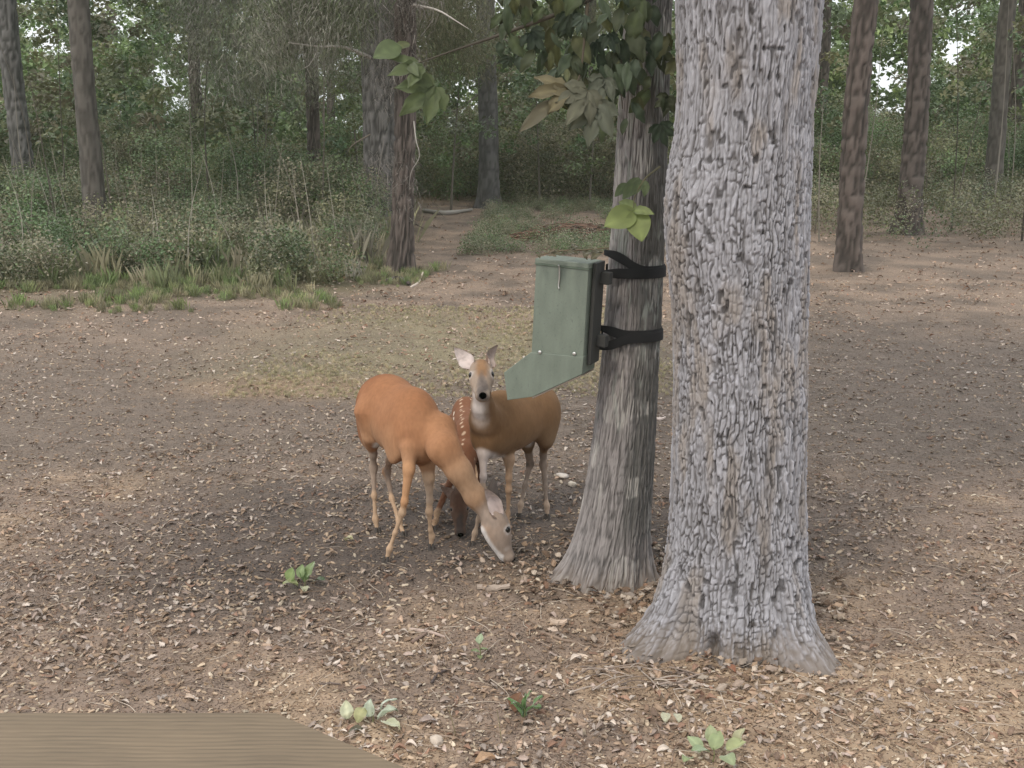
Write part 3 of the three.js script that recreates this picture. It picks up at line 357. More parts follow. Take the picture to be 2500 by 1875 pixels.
// ---------------------------------------------------------------- deer: one smooth skin each, meshed from joined bones
function skin(prims, cs) {
  const lo = [1e9, 1e9, 1e9], hi = [-1e9, -1e9, -1e9]; for (const p of prims) for (let c = 0; c < 3; c++) { lo[c] = Math.min(lo[c], p.lo[c]); hi[c] = Math.max(hi[c], p.hi[c]); }
  const n = [0, 1, 2].map((c) => Math.ceil((hi[c] - lo[c]) / cs) + 1), [nx, ny, nz] = n, F = new Float32Array(nx * ny * nz).fill(1);
  for (const p of prims) {
    const a = [0, 1, 2].map((c) => Math.max(0, Math.floor((p.lo[c] - lo[c]) / cs))), b = [0, 1, 2].map((c) => Math.min(n[c] - 1, Math.ceil((p.hi[c] - lo[c]) / cs)));
    for (let k = a[2]; k <= b[2]; k++) for (let j = a[1]; j <= b[1]; j++) for (let i = a[0]; i <= b[0]; i++) {
      const o = (k * ny + j) * nx + i, d = p.d(lo[0] + i * cs, lo[1] + j * cs, lo[2] + k * cs), f = F[o], h = Math.max(p.k - Math.abs(f - d), 0) / p.k; F[o] = Math.min(f, d) - h * h * p.k * 0.25;
    }
  }
  const id = new Int32Array(F.length).fill(-1), pos = [], idx = [], E = [[0, 1], [0, 2], [0, 4], [1, 3], [1, 5], [2, 3], [2, 6], [3, 7], [4, 5], [4, 6], [5, 7], [6, 7]], off = [0, 1, nx, nx + 1, nx * ny, nx * ny + 1, nx * ny + nx, nx * ny + nx + 1];
  for (let k = 0; k < nz - 1; k++) for (let j = 0; j < ny - 1; j++) for (let i = 0; i < nx - 1; i++) {
    const o = (k * ny + j) * nx + i; let m = 0; for (let c = 0; c < 8; c++) if (F[o + off[c]] < 0) m |= 1 << c; if (m === 0 || m === 255) continue;
    let x = 0, y = 0, z = 0, q = 0; for (const [a, b] of E) if (((m >> a) & 1) !== ((m >> b) & 1)) { const fa = F[o + off[a]], fb = F[o + off[b]], t = fa / (fa - fb); x += lerp(a & 1, b & 1, t); y += lerp((a >> 1) & 1, (b >> 1) & 1, t); z += lerp(a >> 2, b >> 2, t); q++; }
    id[o] = pos.length / 3; pos.push(lo[0] + (i + x / q) * cs, lo[1] + (j + y / q) * cs, lo[2] + (k + z / q) * cs);
  }
  const quad = (a, b, c, d, flip) => { if (a < 0 || b < 0 || c < 0 || d < 0) return; flip ? idx.push(a, c, b, a, d, c) : idx.push(a, b, c, a, c, d); };
  for (let k = 1; k < nz - 1; k++) for (let j = 1; j < ny - 1; j++) for (let i = 1; i < nx - 1; i++) {
    const o = (k * ny + j) * nx + i, s = F[o] < 0;
    if (s !== F[o + 1] < 0) quad(id[o], id[o - nx], id[o - nx - nx * ny], id[o - nx * ny], s); 
    if (s !== F[o + nx] < 0) quad(id[o], id[o - nx * ny], id[o - 1 - nx * ny], id[o - 1], s);
    if (s !== F[o + nx * ny] < 0) quad(id[o], id[o - 1], id[o - 1 - nx], id[o - nx], s);
  }
  return [pos, idx];
}
const bone = (a, b, ra, rb, k = 0.03) => { // tapered capsule between two joints
  const m = k + 0.012, dx = b[0] - a[0], dy = b[1] - a[1], dz = b[2] - a[2], l2 = dx * dx + dy * dy + dz * dz + 1e-9;
  return { k, lo: [0, 1, 2].map((c) => Math.min(a[c] - ra, b[c] - rb) - m), hi: [0, 1, 2].map((c) => Math.max(a[c] + ra, b[c] + rb) + m), d(x, y, z) { const px = x - a[0], py = y - a[1], pz = z - a[2], t = Math.min(1, Math.max(0, (px * dx + py * dy + pz * dz) / l2)); return Math.hypot(px - dx * t, py - dy * t, pz - dz * t) - (ra + (rb - ra) * t); } };
};
const lump = (c, r, f, u, k = 0.06) => { // ellipsoid with its own axes: along f, along u, along f x u
  const F = V(f).normalize(), U = V(u).addScaledVector(F, -V(u).dot(F)).normalize(), S = new THREE.Vector3().crossVectors(F, U), R = Math.max(...r) + k + 0.012;
  return { k, lo: c.map((q) => q - R), hi: c.map((q) => q + R), d(x, y, z) { const px = x - c[0], py = y - c[1], pz = z - c[2], a = (px * F.x + py * F.y + pz * F.z) / r[0], b = (px * U.x + py * U.y + pz * U.z) / r[1], e = (px * S.x + py * S.y + pz * S.z) / r[2], k0 = Math.hypot(a, b, e), k1 = Math.hypot(a / r[0], b / r[1], e / r[2]); return k1 < 1e-6 ? -Math.min(...r) : (k0 * (k0 - 1)) / k1; } };
};
const chain = (pts, rs, k = 0.025) => pts.slice(1).map((p, i) => bone(pts[i], p, rs[i], rs[i + 1], k));
function segDist(p, a, b) { const d = [b[0] - a[0], b[1] - a[1], b[2] - a[2]], l = d[0] * d[0] + d[1] * d[1] + d[2] * d[2] + 1e-9, t = clamp(((p[0] - a[0]) * d[0] + (p[1] - a[1]) * d[1] + (p[2] - a[2]) * d[2]) / l); return Math.hypot(p[0] - a[0] - d[0] * t, p[1] - a[1] - d[1] * t, p[2] - a[2] - d[2] * t); }
const dab = (a, b, r, c, soft = 0.5, amount = 1) => ({ a, b, r, c, soft, amount }); // a patch of coat colour, in one fold painted shade, round a segment
// head between poll and nose tip; returns bones, patches and where eyes, nose and ears go
function head(poll, nose, up, s, tint) {
  const P = V(poll), ax = V(nose).sub(P), L = ax.length(), F = ax.clone().normalize(), U = V(up).addScaledVector(F, -V(up).dot(F)).normalize(), R = new THREE.Vector3().crossVectors(F, U);
  const at = (t, u = 0, r = 0) => P.clone().addScaledVector(F, t * L).addScaledVector(U, u * s).addScaledVector(R, r * s).toArray(), f = F.toArray(), u = U.toArray();
  const bones = [lump(at(0.22, 0.002), [0.088 * s, 0.06 * s, 0.06 * s], f, u, 0.03), lump(at(0.42, 0.004), [0.075 * s, 0.046 * s, 0.057 * s], f, u, 0.03), lump(at(0.45, -0.03), [0.085 * s, 0.042 * s, 0.044 * s], f, u, 0.03),
    bone(at(0.46, -0.008), at(0.9, -0.014), 0.043 * s, 0.029 * s, 0.035 * s), lump(at(0.95, -0.012), [0.026 * s, 0.026 * s, 0.033 * s], f, u, 0.02), bone(at(0.3, -0.05), at(0.86, -0.034), 0.03 * s, 0.017 * s, 0.03), lump(at(0.36, 0.034, 0.04), [0.024 * s, 0.012 * s, 0.016 * s], f, u, 0.015), lump(at(0.36, 0.034, -0.04), [0.024 * s, 0.012 * s, 0.016 * s], f, u, 0.015)];
  const eyes = [1, -1].map((q) => at(0.42, 0.026, 0.053 * q)), white = tint.white;
  const dabs = [dab(at(0.05), at(0.9), 0.12 * s, tint.face, 0.5), dab(at(0.15, 0.06), at(0.5, 0.06), 0.05 * s, tint.brow, 0.7), dab(at(0.55, 0.03), at(0.85, 0.03), 0.035 * s, tint.muzzle, 0.6), dab(at(0.3, -0.085), at(0.8, -0.06), 0.042 * s, white, 0.5), dab(at(0.48, 0.045), at(0.84, 0.025), 0.027 * s, mix3(tint.muzzle, [0.06, 0.05, 0.045], 0.45), 0.8), ...eyes.map((e) => dab(e, e, 0.036 * s, white, 0.6, 0.7)),
    dab(at(0.8, 0.02), at(1.0, 0.005), 0.04 * s, mix3(tint.muzzle, [0.04, 0.035, 0.035], 0.3), 0.7), dab(at(0.74, -0.01, 0.035), at(0.74, -0.01, -0.035), 0.022 * s, mix3(tint.face, white, 0.4), 0.7, 0.6), dab(at(0.84, -0.05, 0.022), at(0.96, -0.056, 0), 0.019 * s, white, 0.5), dab(at(0.84, -0.05, -0.022), at(0.96, -0.056, 0), 0.019 * s, white, 0.5), dab(at(0.93, 0.005), at(1.03, -0.004), 0.04 * s, mix3(tint.muzzle, [0.03, 0.027, 0.026], 0.6), 0.6, 0.9), ...eyes.map((e) => dab(e, e, 0.023 * s, [0.06, 0.045, 0.035], 0.4))];
  return { bones, dabs, eyes, at, f, u, s, r: R.toArray(), nose: at(1.012, -0.002) };
}
// cupped ear: base, tip, the way its hollow faces, widest half width
function ear(base, tip, open, w, inner, outer) {
  const B = V(base), A = V(tip).sub(B), L = A.length(); A.normalize(); const N = V(open).addScaledVector(A, -V(open).dot(A)).normalize(), S = new THREE.Vector3().crossVectors(A, N), pos = [], col = [], idx = [], nr = 16, nc = 12;
  for (const side of [0, 1]) for (let i = 0; i <= nr; i++) for (let j = 0; j <= nc; j++) {
    const t = i / nr, q = (j / nc) * 2 - 1, ww = w * Math.pow(Math.sin(Math.PI * Math.pow(clamp(t * 0.93 + 0.07, 0, 0.995), 0.78)), 0.8), ang = q * lerp(2.2, 0.75, sstep(0, 0.5, t)), rad = ww / Math.max(0.75, Math.sin(Math.min(1.57, lerp(2.2, 0.75, sstep(0, 0.5, t)))));
    const x = Math.sin(ang) * rad, y = -Math.cos(ang) * rad + rad * 0.5, th = side ? -0.0035 * (1 - q * q) - 0.0008 : 0, p = B.clone().addScaledVector(A, t * L).addScaledVector(S, x).addScaledVector(N, y + th - 0.012 * Math.sin(t * 2.5));
    pos.push(p.x, p.y, p.z); const e = Math.abs(q), n = 0.8 + 0.4 * noise(t * 14, q * 5, 3); let c = side ? outer : mix3(inner, outer, sstep(0.86, 1, e) * 0.7 + sstep(0.85, 1, t) * 0.5); if (!side) c = mix3(c, [c[0] * 0.66, c[1] * 0.58, c[2] * 0.56], (1 - e) * 0.5 * (1 - t)); col.push(c[0] * n, c[1] * n, c[2] * n);
    if (i < nr && j < nc) { const o = side * (nr + 1) * (nc + 1) + i * (nc + 1) + j; side ? idx.push(o, o + 1, o + nc + 1, o + 1, o + nc + 2, o + nc + 1) : idx.push(o, o + nc + 1, o + 1, o + 1, o + nc + 1, o + nc + 2); }
  }
  return geoOf(pos, idx, col);
}
const furMat = new THREE.MeshPhysicalMaterial({ roughness: 0.82, vertexColors: true, side: THREE.DoubleSide, sheen: 0.12, sheenRoughness: 0.6, sheenColor: new THREE.Color(0.55, 0.48, 0.4), specularIntensity: 0.35 });
const eyeMat = std([0.006, 0.005, 0.004], 0.2), noseMat = std([0.035, 0.031, 0.03], 0.3), hoofMat = std([0.06, 0.05, 0.043], 0.6);
function deer(name, label, pos, bones, base, dabs, heads, ears, hooves) {
  const t = thing(name, label, 'deer', pos), [p, idx] = skin([...bones, ...heads.bones], 0.0052), col = [], all = [...dabs, ...heads.dabs];
  const g0 = geoOf(p, idx), nm = g0.attributes.normal;
  for (let i = 0; i < p.length; i += 3) {
    const q = [p[i], p[i + 1], p[i + 2]]; const j = 0.022 * (fbm(q[0] * 26, q[1] * 26, q[2] * 26, 3) - 0.5), w = [q[0] + j, q[1] + j, q[2] - j]; let c = base(q, nm.getY(i / 3));
    for (const d of all) { const e = segDist(w, d.a, d.b); if (e < d.r) c = mix3(c, d.c, d.amount * (1 - sstep(d.r * (1 - d.soft), d.r, e))); }
    const n = 0.74 + 0.3 * fbm(q[0] * 95, q[1] * 42, q[2] * 95, 2) + 0.22 * fbm(q[0] * 21, q[1] * 13, q[2] * 21, 3); col.push(c[0] * n, c[1] * n, c[2] * n);
  }
  g0.setAttribute('color', new THREE.BufferAttribute(Float32Array.from(col), 3));
  const g = mergeGeometries([g0, ...ears]); g.translate(-pos[0], -pos[1], -pos[2]); part('body', g, furMat, t);
  heads.eyes.forEach((e) => { const s = new THREE.SphereGeometry(0.0195 * heads.s, 20, 14); s.translate(e[0] - pos[0], e[1] - pos[1], e[2] - pos[2]); part('eye', s, eyeMat, t); });
  const ng = new THREE.SphereGeometry(1, 20, 14); ng.scale(0.0245 * heads.s, 0.024 * heads.s, 0.019 * heads.s);
  ng.applyMatrix4(new THREE.Matrix4().makeBasis(V(heads.r), V(heads.u), V(heads.f)).setPosition(heads.nose[0] - pos[0], heads.nose[1] - pos[1], heads.nose[2] - pos[2])); part('nose', ng, noseMat, t);
  hooves.forEach(([h, dir]) => { // two toed hoof
    const toes = [-1, 1].map((s) => { const c = new THREE.CylinderGeometry(0.0075, 0.0125, 0.036, 10, 3); const a = c.attributes.position; for (let i = 0; i < a.count; i++) if (a.getY(i) < 0) a.setZ(i, a.getZ(i) + 0.014 * -a.getY(i) / 0.021); c.translate(s * 0.0095, 0.016, 0.01); return bare(c); });
    const m = mergeGeometries(toes); m.rotateY(dir); m.translate(h[0] - pos[0], gh(h[0], h[2]) - pos[1], h[2] - pos[2]); part('hoof', m, hoofMat, t);
  });
  return t;
}
const ground = (p, up = 0) => [p[0], gh(p[0], p[2]) + up, p[2]];

{ // the near doe, head down
  const f = [0.47, 0, 0.88], r = [-0.88, 0, 0.47], U = [0, 1, 0], at = (a, h, l = 0) => [-0.735 + f[0] * a + r[0] * l, h, -6.8 + f[2] * a + r[2] * l];
  const FR = [[-0.556, 0.643, -6.280], [-0.556, 0.536, -6.235], [-0.582, 0.361, -6.220], [-0.597, 0.294, -6.230], [-0.638, 0.178, -6.235], ground([-0.671, 0.061, -6.240], 0.075), ground([-0.687, 0.000, -6.240], 0.018)];
  const FL = [[-0.470, 0.525, -6.400], [-0.460, 0.445, -6.380], [-0.458, 0.310, -6.400], [-0.462, 0.245, -6.400], [-0.458, 0.129, -6.420], ground([-0.451, 0.054, -6.430], 0.075), ground([-0.458, 0.007, -6.430], 0.018)];
  const HR = [[-0.806, 0.737, -6.700], [-0.807, 0.602, -6.680], [-0.807, 0.479, -6.740], [-0.813, 0.386, -6.780], [-0.809, 0.223, -6.750], ground([-0.804, 0.060, -6.740], 0.075), ground([-0.793, 0.007, -6.720], 0.018)];
  const HL = [[-0.664, 0.664, -6.850], [-0.679, 0.534, -6.800], [-0.722, 0.414, -6.840], [-0.747, 0.334, -6.880], [-0.709, 0.195, -6.780], ground([-0.659, 0.042, -6.680], 0.075), ground([-0.631, -0.003, -6.640], 0.018)];
  const legR = [0.05, 0.029, 0.016, 0.0165, 0.0094, 0.0128, 0.0122], hindR = [0.1, 0.046, 0.0185, 0.0205, 0.0108, 0.013, 0.0122];
  const N = [[-0.398, 0.727, -6.340], [-0.367, 0.660, -6.220], [-0.283, 0.540, -6.200], [-0.198, 0.396, -6.200], [-0.130, 0.300, -6.200]];
  const h = head([-0.119, 0.321, -6.200], ground([-0.005, 0.022, -6.200], 0.03), [0.86, 0.3, -0.42], 1.02, { face: [0.3, 0.235, 0.19], brow: [0.26, 0.17, 0.11], muzzle: [0.15, 0.12, 0.105], white: [0.62, 0.58, 0.55] });
  const bones = [lump(at(0.2, 0.735), [0.33, 0.2, 0.15], f, U), lump(at(0.02, 0.775), [0.2, 0.165, 0.155], f, U, 0.08), lump(at(0.42, 0.74), [0.18, 0.2, 0.135], f, U, 0.08), lump(at(0.26, 0.68), [0.24, 0.15, 0.145], f, U, 0.07), lump(at(-0.13, 0.75), [0.09, 0.13, 0.11], f, U, 0.07), lump(at(0.5, 0.66), [0.1, 0.12, 0.1], f, U, 0.07),
    lump(at(0.4, 0.69, 0.092), [0.1, 0.17, 0.052], f, [0.25, 1, 0], 0.045), lump(at(0.0, 0.68, 0.1), [0.12, 0.17, 0.065], f, [0.1, 1, 0], 0.06),
    ...chain(N, [0.098, 0.085, 0.066, 0.055, 0.047], 0.035), ...chain(FR, legR), ...chain(FL, legR), ...chain(HR, hindR, 0.03), ...chain(HL, hindR, 0.03), ...chain([at(-0.19, 0.8), at(-0.235, 0.72), at(-0.225, 0.6)], [0.03, 0.033, 0.018], 0.02), ...h.bones];
  const back = [0.19, 0.066, 0.02], flank = [0.31, 0.148, 0.074], low = [0.36, 0.205, 0.115], tan = [0.42, 0.29, 0.19], grey = [0.3, 0.23, 0.18], white = [0.66, 0.6, 0.55];
  const base = (q, ny) => { const y = q[1]; let c = mix3(low, flank, sstep(0.55, 0.74, y)); return mix3(c, back, sstep(0.25, 0.95, ny) * 0.7 + sstep(0.8, 0.95, y) * 0.3); };
  const dabs = [dab(at(-0.06, 0.76, 0.14), at(-0.05, 0.6, 0.14), 0.13, [0.21, 0.075, 0.027], 0.8, 0.8), dab(at(0.18, 0.66, 0.14), at(0.3, 0.64, 0.14), 0.13, [0.36, 0.195, 0.105], 0.9, 0.6), dab(at(0.42, 0.7, 0.14), at(0.4, 0.58, 0.12), 0.1, [0.37, 0.2, 0.108], 0.9, 0.55), dab([-0.379, 0.720, -6.120], [-0.419, 0.570, -6.120], 0.032, [0.19, 0.095, 0.045], 0.9, 0.6), dab(at(-0.2, 0.85), at(-0.05, 0.86), 0.2, [0.165, 0.05, 0.016], 0.9, 0.85), dab(at(0.02, 0.53), at(0.3, 0.5), 0.085, white, 0.55), dab(at(0.12, 0.555, 0.085), at(0.34, 0.53, 0.065), 0.055, white, 0.5), dab(N[2], N[4], 0.15, [0.31, 0.205, 0.13], 0.95), dab(N[0], N[1], 0.2, [0.34, 0.175, 0.09], 0.8, 0.7), dab([-0.418, 0.531, -6.100], [-0.185, 0.234, -6.100], 0.06, [0.5, 0.42, 0.33], 0.7, 0.8),  // the narrow dark dab paints in shade between shoulder and neck
    dab(FR[1], FR[3], 0.07, [0.42, 0.235, 0.125], 0.4), dab(FR[3], FR[6], 0.06, tan, 0.5), dab(FL[1], FL[6], 0.065, tan, 0.4), dab(FL[1], FL[2], 0.04, [0.4, 0.3, 0.22], 0.5), dab(HR[2], HR[4], 0.06, grey, 0.5), dab(HR[4], HR[6], 0.05, tan, 0.6), dab(HL[2], HL[4], 0.07, [0.24, 0.18, 0.14], 0.5), dab(HL[4], HL[6], 0.05, tan, 0.6), dab(HL[1], HL[2], 0.08, [0.3, 0.2, 0.14], 0.6)];
  const base2 = h.at(0.1, 0.02, 0.066), base3 = h.at(0.12, 0.025, -0.05);
  deer('doe', 'orange brown doe at the left with its head down feeding on the ground', [-0.55, 0, -6.5], bones, base, dabs, h,
    [ear(base2, [-0.143, 0.477, -6.060], [-0.25, -0.1, 1], 0.043, [0.58, 0.5, 0.47], [0.2, 0.15, 0.12]), ear(base3, [-0.098, 0.490, -6.260], [0.2, 0.2, -1], 0.046, [0.3, 0.24, 0.22], [0.075, 0.062, 0.056])],
    [[FR[6], -0.4], [FL[6], 0.3], [HR[6], 0.5], [HL[6], 0.5]]);
}
{ // the second doe, looking at the camera
  const f = [-0.5, 0, 0.866], r = [-0.866, 0, -0.5], U = [0, 1, 0], at = (a, h, l = 0) => [0.13 + f[0] * a + r[0] * l, h, -7.02 + f[2] * a + r[2] * l];
  const FR = [[-0.174, 0.619, -6.550], [-0.161, 0.547, -6.500], [-0.161, 0.426, -6.470], [-0.168, 0.357, -6.470], [-0.191, 0.173, -6.470], ground([-0.210, 0.054, -6.470], 0.075), ground([-0.225, 0.000, -6.465], 0.018)];
  const FL = [[-0.033, 0.537, -6.660], [-0.016, 0.476, -6.640], [-0.018, 0.372, -6.620], [-0.019, 0.301, -6.620], [-0.023, 0.151, -6.640], ground([-0.027, 0.032, -6.620], 0.075), ground([-0.032, -0.014, -6.600], 0.018)];
  const HL = [[0.082, 0.563, -7.100], [0.091, 0.465, -7.050], [0.105, 0.372, -7.080], [0.111, 0.318, -7.100], [0.080, 0.199, -7.030], ground([0.053, 0.044, -6.970], 0.075), ground([0.045, -0.001, -6.950], 0.018)];
  const HR = [[0.193, 0.621, -7.020], [0.197, 0.503, -6.980], [0.190, 0.393, -7.040], [0.191, 0.322, -7.060], [0.201, 0.193, -7.020], ground([0.211, 0.052, -6.960], 0.075), ground([0.216, 0.002, -6.940], 0.018)];
  const legR = [0.046, 0.028, 0.0155, 0.0158, 0.0092, 0.0122, 0.0118], hindR = [0.088, 0.042, 0.0175, 0.019, 0.0104, 0.0125, 0.0118];
  const N = [[-0.121, 0.722, -6.620], [-0.148, 0.748, -6.520], [-0.162, 0.844, -6.440], [-0.166, 0.930, -6.390], [-0.168, 0.999, -6.380]];
  const h = head([-0.171, 1.064, -6.420], [-0.155, 0.959, -6.190], [0.03, 0.8, 0.6], 0.96, { face: [0.3, 0.235, 0.185], brow: [0.26, 0.15, 0.08], muzzle: [0.2, 0.165, 0.145], white: [0.66, 0.62, 0.59] });
  const bones = [lump(at(0.22, 0.675), [0.32, 0.165, 0.135], f, U), lump(at(0.02, 0.69), [0.19, 0.145, 0.14], f, U, 0.08), lump(at(0.42, 0.69), [0.17, 0.185, 0.12], f, U, 0.08), lump(at(0.26, 0.64), [0.23, 0.13, 0.13], f, U, 0.07), lump(at(-0.1, 0.67), [0.08, 0.11, 0.095], f, U, 0.07), lump(at(0.52, 0.64), [0.1, 0.13, 0.095], f, U, 0.07), lump(at(0.0, 0.6, -0.09), [0.11, 0.15, 0.055], f, U, 0.06),
    ...chain(N, [0.1, 0.085, 0.058, 0.043, 0.042], 0.04), ...chain(FR, legR), ...chain(FL, legR), ...chain(HR, hindR, 0.03), ...chain(HL, hindR, 0.03), ...chain([at(-0.16, 0.72), at(-0.2, 0.64), at(-0.19, 0.54)], [0.028, 0.03, 0.016], 0.02), ...h.bones];
  const back = [0.14, 0.065, 0.028], flank = [0.17, 0.094, 0.045], low = [0.18, 0.112, 0.062], tan = [0.36, 0.27, 0.2], grey = [0.24, 0.185, 0.145], white = [0.66, 0.62, 0.6];
  const base = (q, ny) => mix3(mix3(low, flank, sstep(0.5, 0.68, q[1])), back, sstep(0.3, 1.0, ny) * 0.75);
  const throat = (t) => [N[1][0] + (N[4][0] - N[1][0]) * t - 0.03, N[1][1] + (N[4][1] - N[1][1]) * t, N[1][2] + (N[4][2] - N[1][2]) * t + 0.09];
  const dabs = [dab(throat(0.05), throat(1), 0.075, [0.5, 0.46, 0.43], 0.75, 0.95), dab(throat(-0.1), throat(0.5), 0.1, [0.3, 0.2, 0.13], 0.8, 0.5), dab(throat(0.2), throat(0.95), 0.05, white, 0.7, 0.7), dab(at(0.46, 0.5, 0.02), at(0.56, 0.51, 0.0), 0.1, white, 0.6), dab(at(0.05, 0.5), at(0.4, 0.48), 0.075, white, 0.6), 
    dab(FR[1], FR[3], 0.06, [0.42, 0.36, 0.33], 0.4), dab(FR[3], FR[6], 0.05, tan, 0.4), dab(FL[1], FL[6], 0.055, [0.32, 0.215, 0.14], 0.4), dab(HR[2], HR[6], 0.05, grey, 0.5), dab(HL[2], HL[6], 0.055, grey, 0.5), dab(HL[3], HL[3], 0.04, [0.05, 0.04, 0.035], 0.6), dab(HL[5], HL[6], 0.05, tan, 0.5), dab(HR[5], HR[6], 0.05, tan, 0.5)];
  deer('doe', 'tan doe with raised ears looking at the camera beside the feeder', [0, 0, -6.8], bones, base, dabs, h,
    [ear(h.at(0.1, 0.02, 0.05), [-0.315, 1.173, -6.420], [0.25, -0.05, 1], 0.046, [0.62, 0.55, 0.52], [0.17, 0.12, 0.09]), ear(h.at(0.1, 0.025, -0.045), [-0.071, 1.182, -6.440], [0.75, -0.05, 0.7], 0.04, [0.45, 0.37, 0.33], [0.19, 0.13, 0.1])].map((e) => e),
    [[FR[6], -0.4], [FL[6], -0.3], [HR[6], -0.3], [HL[6], -0.4]]);
}
{ // the spotted fawn between them, head down in their shade
  const f = [0.06, 0, 0.998], r = [-0.998, 0, 0.06], U = [0, 1, 0], at = (a, h, l = 0) => [-0.3 + f[0] * a + r[0] * l, h, -7.68 + f[2] * a + r[2] * l];
  const leg = (a, l, h, hind) => { const b = hind ? -0.03 : 0, p = [at(a, h, l), at(a + 0.02, h - 0.12, l), at(a + b * 1.4, hind ? 0.23 : 0.2, l), at(a + b, 0.1, l), ground(at(a + 0.01, 0, l), 0.05), ground(at(a + 0.03, 0, l), 0.012)]; return p; };
  const L = [[at(0.52, 0.38, 0.06), at(0.6, 0.29, 0.08), [-0.446, 0.095, -6.820], [-0.452, 0.051, -6.800], ground([-0.457, 0.018, -6.760], 0.045), ground([-0.461, -0.003, -6.730], 0.012)], [at(0.52, 0.38, -0.06), at(0.6, 0.29, -0.08), [-0.187, 0.095, -6.820], [-0.177, 0.051, -6.800], ground([-0.168, 0.018, -6.760], 0.045), ground([-0.162, -0.002, -6.720], 0.012)], leg(-0.02, 0.065, 0.42, 1), leg(0.03, -0.065, 0.42, 1)];
  const N = [at(0.5, 0.44), at(0.64, 0.4, 0.02), at(0.8, 0.31, 0.03), at(0.95, 0.235, 0.045)];
  const h = head([-0.311, 0.248, -6.730], ground([-0.298, -0.006, -6.580], 0.03), [0.05, 0.45, 0.9], 0.74, { face: [0.1, 0.06, 0.042], brow: [0.085, 0.045, 0.03], muzzle: [0.055, 0.038, 0.032], white: [0.2, 0.15, 0.12] });
  const bones = [lump(at(0.25, 0.46), [0.3, 0.115, 0.09], f, U), lump(at(0.02, 0.49), [0.14, 0.115, 0.095], f, U, 0.06), lump(at(0.48, 0.45), [0.13, 0.12, 0.085], f, U, 0.06), ...chain([...N, [-0.312, 0.223, -6.750]], [0.085, 0.07, 0.055, 0.046, 0.042], 0.04), ...L.flatMap((l, i) => chain(l, i < 2 ? [0.045, 0.026, 0.016, 0.013, 0.0135, 0.012] : [0.07, 0.04, 0.019, 0.014, 0.014, 0.012], 0.02)), ...chain([at(-0.12, 0.5), at(-0.15, 0.42)], [0.02, 0.014], 0.02), ...h.bones];
  const base = (q, ny) => mix3([0.17, 0.075, 0.04], [0.15, 0.056, 0.027], sstep(0.2, 1, ny));
  const dabs = []; for (const l of [0.028, -0.028]) for (let k = 0; k < 18; k++) { const a = -0.04 + k * 0.045, c = at(a, 0.585 - 0.16 * sstep(0.42, 0.75, a), l * 1.25 + rr(-0.008, 0.008)); dabs.push(dab([c[0], c[1] - 0.04, c[2]], [c[0], c[1] + 0.05, c[2]], rr(0.009, 0.0145), [0.5, 0.37, 0.26], 0.65)); }
  for (const s of [1, -1]) for (let k = 0; k < 26; k++) { const c = at(rr(-0.05, 0.5), rr(0.44, 0.54), s * 0.085); dabs.push(dab(c, c, 0.016, [0.7, 0.6, 0.48], 0.5)); }
  for (const l of L) dabs.push(dab(l[2], l[5], 0.04, [0.36, 0.24, 0.15], 0.5));
  deer('fawn', 'spotted fawn between the two does with its head lowered', [-0.28, 0, -7.3], bones, base, dabs, h,
    [ear(h.at(0.12, 0.02, 0.035), [-0.418, 0.287, -6.720], [-0.2, 0.2, 1], 0.03, [0.22, 0.155, 0.125], [0.07, 0.045, 0.032]), ear(h.at(0.12, 0.02, -0.035), [-0.237, 0.278, -6.720], [0.3, 0.2, 1], 0.03, [0.3, 0.21, 0.17], [0.1, 0.06, 0.04])],
    L.map((l) => [l[5], 0]));
}
